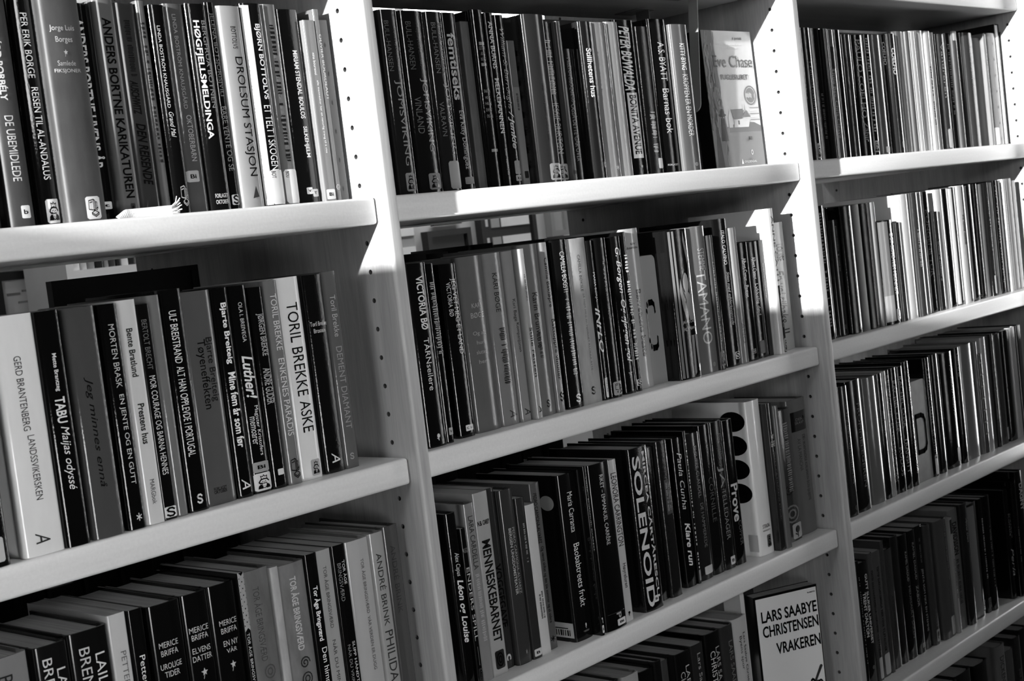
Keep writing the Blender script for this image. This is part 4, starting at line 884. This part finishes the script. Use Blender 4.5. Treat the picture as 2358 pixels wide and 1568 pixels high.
# ------------------------------------------------ face-out books
def face_out(loc, rotz, lean, wd, th, h, tone, side_tone, lab):
    e = empty('book', loc, lab, 'book', None, (lean, 0, rotz))
    t_ = .0012
    link('cover', boxes_mesh('cover', [(0, wd, 0, t_, 0, h), (0, wd, th-t_, th, 0, h)]), 'sleek', e, tone)
    link('spine', boxes_mesh('spine', [(-t_, 0, 0, th, 0, h)]), 'sleek', e, side_tone)
    link('pages', boxes_mesh('pages', [(.0004, wd-.002, t_, th-t_, .001, h-.001)]), 'pages', e)
    def put(nm, vs, fs, u0, u1, v0, v1, tn, lift=.0004, mat='ink'):
        link(nm, mesh(nm, [(wd*(u0+(u1-u0)*u), -lift, h*(v0+(v1-v0)*v)) for u, v in vs], fs), mat, e, tn)
    def text(s, u0, u1, v0, v1, tn, fl='', lift=.0009):
        vs, fs, _ = glyphs(s, 'b' in fl, 'i' in fl); put('title', vs, fs, u0, u1, v0, v1, tn, lift)
    return e, put, text
SQ = ([(0, 0), (1, 0), (1, 1), (0, 1)], [(0, 1, 2, 3)])
FY = .055; fo0 = onY(1651.6, 389, FY); fo1 = onY(1763, 380, FY)
e, put, text = face_out((fo0.x, FY, OZ+.0006), 0.0, math.radians(-1.0), min(fo1.x, .8795)-fo0.x, .024, onY(1733, 73.5, FY).z, .72, .05, 'face-out paperback with cottage and tree on its pale cover, first shelf')
put('cover_art', *SQ, .0, 1.0, .0, .30, .40, .0002)                              # meadow
put('cover_art', *poly([(0, 0), (1, 0), (1, .55), (.8, .9), (.5, 1), (.2, .75), (0, .8)]), .34, 1.0, .26, .335, .30, .00025)
put('cover_art', *poly([(0, 0), (.62, 0), (.56, .25), (.46, .5), (.38, 1), (0, 1)]), .0, .55, .0, 1.0, .40, .0003)   # trunk
r = random.Random(5)
for k in range(34):
    u = r.uniform(0, .26); v = r.uniform(0, .8); ln = r.uniform(.12, .3)
    pts = [(u + .012*math.sin(j*1.3+k) - .0*j, v + ln*j/6) for j in range(7)]
    pts = [(a, min(b_, .99)) for a, b_ in pts]
    put('cover_art', *stroke(pts, .009 + r.random()*.008), 0, 1, 0, 1, r.choice((.18, .22, .55, .6, .3)), .0004 + k*.000004)
put('cover_art', *poly([(.04, 0), (.36, 0), (.30, .5), (.24, 1), (.14, 1), (.08, .5)]), .02, .42, .0, .30, .16, .0006)
put('cover_art', *poly([(.0, 0), (1, 0), (.8, .6), (.72, .82), (.28, .82), (.2, .6)]), .16, .30, .20, .40, .14, .00062)  # figure in a long coat
put('cover_art', *disc(.5, .5, .5, .5), .185, .265, .375, .435, .12, .00064)
put('cover_art', *disc(.5, .5, .5, .5), .15, .30, .375, .40, .14, .00063)
put('cover_art', *poly([(0, 0), (.3, 0), (.3, .55), (.12, 1), (0, .6)]), .34, .60, .295, .42, .78, .0005)          # cottage
put('cover_art', *poly([(.15, 0), (.9, 0), (1, .5), (.75, .62), (.2, .5)]), .38, .78, .295, .40, .74, .0005)
put('cover_art', *poly([(.14, 0), (.80, .05), (1, 1), (0, .95)][:4]), .41, .68, .355, .43, .28, .00055)
put('cover_art', *poly([(0, 0), (1, 0), (.55, 1)]), .62, .80, .37, .42, .34, .00056)
put('cover_art', *SQ, .655, .685, .42, .46, .7, .00057); put('cover_art', *SQ, .53, .56, .315, .345, .2, .00058)
for k in range(5): put('cover_art', *SQ, .80, .99, .345+.022*k, .352+.022*k, .8 if k % 2 else .48, .0005)
put('cover_art', *disc(.5, .5, .5, .5, 40), .72, .965, .455, .60, .36, .0006)                                     # round seal
put('cover_art', *stroke([(.5+.40*math.cos(k*.2094), .5+.40*math.sin(k*.2094)) for k in range(30)], .03, True), .72, .965, .455, .60, .75, .0007)
put('cover_art', *_blocks(99, 9), .745, .94, .505, .55, .80, .0008)
text('Eve Chase', .17, .965, .735, .82, .20); text('FUGLEBURET', .29, .84, .645, .682, .15, 'b')
put('cover_art', *_blocks(98, 26), .30, .76, .895, .905, .80, .0006); put('cover_art', *_blocks(97, 18), .36, .68, .868, .882, .78, .0006)
put('cover_art', *_blocks(96, 6), .62, .8, .935, .955, .3, .0006)
text('GYLDENDAL', .56, .82, .032, .048, .85); put('cover_art', *poly([(0, 0), (1, 0), (.45, 1)]), .50, .545, .026, .062, .88, .0009)
put('cover_art', *stroke([(.5+.4*math.cos(k*.52), .5+.42*math.sin(k*.52)) for k in range(12)], .2, True), .72, .765, .088, .125, .88, .0009)
put('cover_art', *SQ, .715, .775, .20, .225, .16, .0009)

a_ = onY(1735, 1380, .082); b_ = onY(1879, 1342, .030)
dx, dy = b_.x-a_.x, b_.y-a_.y; wv = math.hypot(dx, dy)
e, put, text = face_out((a_.x, .082, OZ+ZS[4]+.0002), math.atan2(dy, dx), 0.0, wv, .026, (a_.z+b_.z)/2-ZS[4], .05, .05, 'face-out novel with pale cover and tall black capitals, fourth shelf')
put('cover_art', *SQ, .022, .985, .01, .982, .92, .0003)
text('ROMAN', .84, .96, .945, .956, .08, 'b'); text('LARS SAABYE', .085, .965, .80, .885, .03, 'b'); text('CHRISTENSEN', .085, .97, .69, .775, .03, 'b')
text('VRAKEREN', .27, .975, .55, .635, .03, 'b')
put('cover_art', *poly([(0, 0), (.3, .05), (1, .9), (.9, 1), (.75, .98)]), .80, .965, .28, .40, .22, .0006)
put('cover_art', *stroke([(.5+.4*math.cos(k*.52), .5+.45*math.sin(k*.52)) for k in range(12)], .16, True), .73, .84, .19, .31, .08, .0007)
put('cover_art', *stroke([(.5+.4*math.cos(k*.52), .5+.45*math.sin(k*.52)) for k in range(12)], .16, True), .86, .96, .20, .29, .08, .0007)
put('cover_art', *poly([(.1, 0), (.8, 0), (1, 1), (.3, 1)]), .79, .90, .05, .29, .2, .00065)
# leaning book behind it and the white bookend that holds the row
bx = [(-.005, .135, 0, .012, 0, .235)]
e2 = empty('book', (a_.x+.062, .170, OZ+ZS[4]+.0002), 'grey board-covered book standing behind the face-out novel, fourth shelf', 'book', None, (0, 0, math.atan2(dy, dx)))
link('cover', boxes_mesh('cover', [(-.07, .045, 0, .002, 0, .222), (-.07, .045, .016, .018, 0, .222)]), 'cloth', e2, .34)
link('pages', boxes_mesh('pages', [(-.069, .042, .002, .016, .003, .219)]), 'pages', e2)
row4 = [r for b2, l_, r in ROWS if (b2, l_) == (1, 4)][0]; xe = row4[-1][1]
be = empty('bookend', (xe+.0006, .03, OZ+ZS[4]+.0002), 'white steel bookend beside the face-out novel, fourth shelf', 'bookend')
link('plate', boxes_mesh('plate', [(0, .0105, 0, .03, 0, .262)]), 'whiteboard', be)
link('foot', boxes_mesh('foot', [(.0105, .03, .0, .03, 0, .0012)]), 'whiteboard', be)

# ------------------------------------------------ steel bookends hanging from the upper boards
def hanging(x, y0, y1, zlow, lab, tilt=0.0):
    zt = OZ+ZS[0]-TH
    e = empty('hanging_bookend', (x, y0, zt-.0004), lab, 'bookend')
    n = 6; r = .012; L = zt-zlow-OZ; prof = [(y1-y0, 0), (y1-y0, -L)] + [((r - r*math.sin(math.pi/2*k/n)), -L + r - r*math.cos(math.pi/2*k/n)) for k in range(n+1)] + [(0, 0)]
    prof = [(max(a, 0), b_) for a, b_ in prof]
    m_ = len(prof); vs = [(0, a, b_) for a, b_ in prof] + [(.0018, a, b_) for a, b_ in prof]
    vs = [(a+tilt*c, b_, c) for a, b_, c in vs]
    fs = [tuple(range(m_)), tuple(range(m_, 2*m_))[::-1]] + [(i, m_+i, m_+(i+1) % m_, (i+1) % m_) for i in range(m_)]
    link('plate', mesh('plate', vs, fs), 'steel', e)
    ww = .022; hx = [(-ww, .006), (-ww+.006, 0), (ww-.006, 0), (ww, .006), (ww, .05), (-ww, .05)]
    vs = [(a, b_, -.0015) for a, b_ in hx] + [(a, b_, -.0001) for a, b_ in hx]
    link('base_plate', mesh('base_plate', vs, [tuple(range(6))[::-1], tuple(range(6, 12))] + [(i, (i+1) % 6, 6+(i+1) % 6, 6+i) for i in range(6)]), 'steel', e)
q0 = onY(1606, 0, .046); q1 = onY(1615, 250, .046)
hanging(q0.x, .046, .062, q1.z-.004, 'grey steel bookend hanging beside the face-out paperback, middle bay', (q0.x-q1.x)/(q0.z-q1.z))
q = onY(1493, 20, .16)
hanging(q.x, .16, .185, .225, 'short grey steel bookend hanging behind the books, middle bay')

# ------------------------------------------------ woven ribbon bookmark lying on the upper board in front of the books
p0 = onY(275, 500, .01).x; p1 = onY(392, 490, .01).x
e = empty('ribbon_bookmark', (p0, .008, OZ+.0001), 'woven white ribbon bookmark with fringed end lying before the books, left bay', 'bookmark')
vs, fs = [], []; n = 26
for i in range(n+1):
    s_ = i/n; x = (p1-p0)*s_; hgt = .0085*min(1, s_*3.5+.25); y = .004*math.sin(s_*4.2)+.001
    lean = .004*(1-s_)
    for dy_, z_ in ((0, .0001), (lean+.0008, hgt), (lean+.0030, hgt), (.0024, .0001)): vs.append((x, y+dy_, z_))
for i in range(n):
    for j in range(4):
        a, b2 = 4*i+j, 4*i+(j+1) % 4; fs.append((a, b2, b2+4, a+4))
fs += [(0, 3, 2, 1), (4*n, 4*n+1, 4*n+2, 4*n+3)]
link('ribbon', mesh('ribbon', vs, fs), 'fabric', e)
r = random.Random(3); xe = p1-p0; ye = .004*math.sin(4.2)+.0018
for k in range(9):
    z_ = .0008 + .0008*k; dz = .010*(k/8)**1.2 - .0004; parts = []
    x2 = xe + .010 - .002*abs(k-4)/4; r_ = .0006
    a = Vector((xe-.001, ye, z_)); b2 = Vector((xe+.005, ye+r.uniform(-.002, .001), z_+dz*.4)); c = Vector((x2, ye+r.uniform(-.004, .002), z_+dz))
    vs = []
    for p_ in (a, b2, c): vs += [tuple(p_+Vector((0, dy_, dz_))) for dy_, dz_ in ((-r_, 0), (0, -r_*.9), (r_, 0), (0, r_*.9))]
    fs = [(4*i+j, 4*i+(j+1) % 4, 4*i+4+(j+1) % 4, 4*i+4+j) for i in range(2) for j in range(4)] + [(0, 3, 2, 1), (8, 9, 10, 11)]
    link('fringe', mesh('fringe', vs, fs), 'fabric', e)

# ------------------------------------------------ the far side of the room, seen through the gaps above the books
def far(px, py, Y): 
    v = onY(px, py, Y); return v.x, v.z+OZ
YW = 2.2
x0, zt = far(165, 588, 1.95); x1, zb = far(330, 618, 1.95)
x1 += .12
zshelf = far(220, 618, 1.95)[1]
fb = empty('bookcase', ((x0+x1)/2, 1.95, 0), 'small pale bookcase against the far wall behind the shelving', 'bookcase')
W2 = (x1-x0)/2
link('side_panel', boxes_mesh('side_panel', [(-W2-.02, -W2, 0, .2, 0, zshelf+.5)]), 'frame', fb); link('side_panel', boxes_mesh('side_panel', [(W2, W2+.02, 0, .2, 0, zshelf+.5)]), 'frame', fb)
for z_ in (zshelf-.6, zshelf-.3, zshelf, zshelf+.3): link('shelf', boxes_mesh('shelf', [(-W2, W2, 0, .2, z_-.03, z_)]), 'frame', fb)
r = random.Random(12); x = x0+.004; k = 0
while x < x1-.035:
    wd = r.uniform(.014, .03); h = r.uniform(.18, .24); tn = r.choice((.1, .2, .7, .5, .08, .8, .3))
    rt = empty('book', (x, 1.96, zshelf+.0003), 'small book in the pale bookcase against the far wall', 'book', 'books in the far bookcase')
    me, fy, t_ = cover_mesh(wd-.0006, h, .15, True); link('cover', me, 'sleek', rt, tn); link('pages', pages_mesh(wd-.0006, h, .15, fy, t_, True), 'pages', rt)
    x += wd; k += 1
def wall_panel(name, px0, py0, px1, py1, lab, cat, mat, framemat=None, extra=()):
    xa, za = far(px0, (py0+py1)/2, YW-.03); xb, _ = far(px1, (py0+py1)/2, YW-.03)
    zm = far((px0+px1)/2, py0, YW-.03)[1]; zl = far((px0+px1)/2, py1, YW-.03)[1]
    e = empty(name, ((xa+xb)/2, YW-.001, zl), lab, cat); hw, hh_ = (xb-xa)/2, zm-zl
    link('panel', boxes_mesh('panel', [(-hw, hw, -.02, -.004, 0, hh_)]), mat, e)
    if framemat:
        f = .02
        link('border', boxes_mesh('border', [(-hw-f, hw+f, -.03, 0, -f, 0), (-hw-f, hw+f, -.03, 0, hh_, hh_+f), (-hw-f, -hw, -.03, 0, 0, hh_), (hw, hw+f, -.03, 0, 0, hh_)]), framemat, e)
    for (u0, u1, v0, v1, m_) in extra: link('inset', boxes_mesh('inset', [(-hw+2*hw*u0, -hw+2*hw*u1, -.024, -.0201, hh_*v0, hh_*v1)]), m_, e)
    return e
wall_panel('notice_board', 8, 640, 125, 720, 'pale notice board with grey strips on the far wall', 'notice board', 'whiteboard', 'dark', [(.1, .35, .55, .62, 'steel'), (.4, .9, .62, .68, 'steel'), (.3, .8, .3, .36, 'mid')])
wall_panel('white_panel', -60, 560, 30, 628, 'plain white panel standing in for a bright window on the far wall', 'panel', 'whiteboard')  # white sheet put in for a bright window
wall_panel('wall_screen', 1000, 541, 1082, 640, 'dark wall screen in a black surround on the far wall', 'screen', 'dark', 'dark')
wall_panel('picture', 1274, 440, 1298, 530, 'small framed picture on the far wall', 'picture', 'mid', 'steel')
wall_panel('sheet_panel', 1120, 440, 1230, 640, 'dark leaflet rack holding white leaflets on the far wall', 'rack', 'dark', 'dark', [(.0, .08, .62, .75, 'pane'), (.15, .32, .60, .78, 'mid'), (.36, .95, .60, .78, 'whiteboard'), (.0, .08, .36, .49, 'pane'), (.15, .32, .36, .49, 'mid'), (.36, .95, .36, .49, 'whiteboard')])
wall_panel('sheet_panel', 905, 480, 960, 640, 'narrow grey panel with two white sheets standing in for bright window panes, far wall', 'rack', 'mid', None, [(.1, .98, .60, .74, 'whiteboard'), (.1, .98, .32, .44, 'whiteboard')])  # white sheets put in for bright window panes
wall_panel('wall_rail', 1003, 510, 1068, 517, 'dark narrow rail above the wall screen', 'rail', 'dark')

# ------------------------------------------------ added ceiling lamps, out of view, that brighten the far wall
m, nt, b = newmat('fill_diffuser'); M['lamp'] = m
b.inputs['Base Color'].default_value = (.8, .8, .8, 1); b.inputs['Emission Color'].default_value = (1, 1, 1, 1); b.inputs['Emission Strength'].default_value = 30.0
for x_, lab in ((1.35, 'added white ceiling lamp, out of view, brightening the wall above the small far bookcase'), (3.1, 'added white ceiling lamp, out of view, brightening the wall above the framed picture')):
    e = empty('fill_lamp', (x_, 1.55, CEIL-.0005), lab, 'lamp')
    link('housing', boxes_mesh('housing', [(-.6, .6, -.15, .15, -.05, 0)]), 'frame', e)
    link('diffuser', boxes_mesh('diffuser', [(-.58, .58, -.13, .13, -.06, -.0505)]), 'lamp', e)
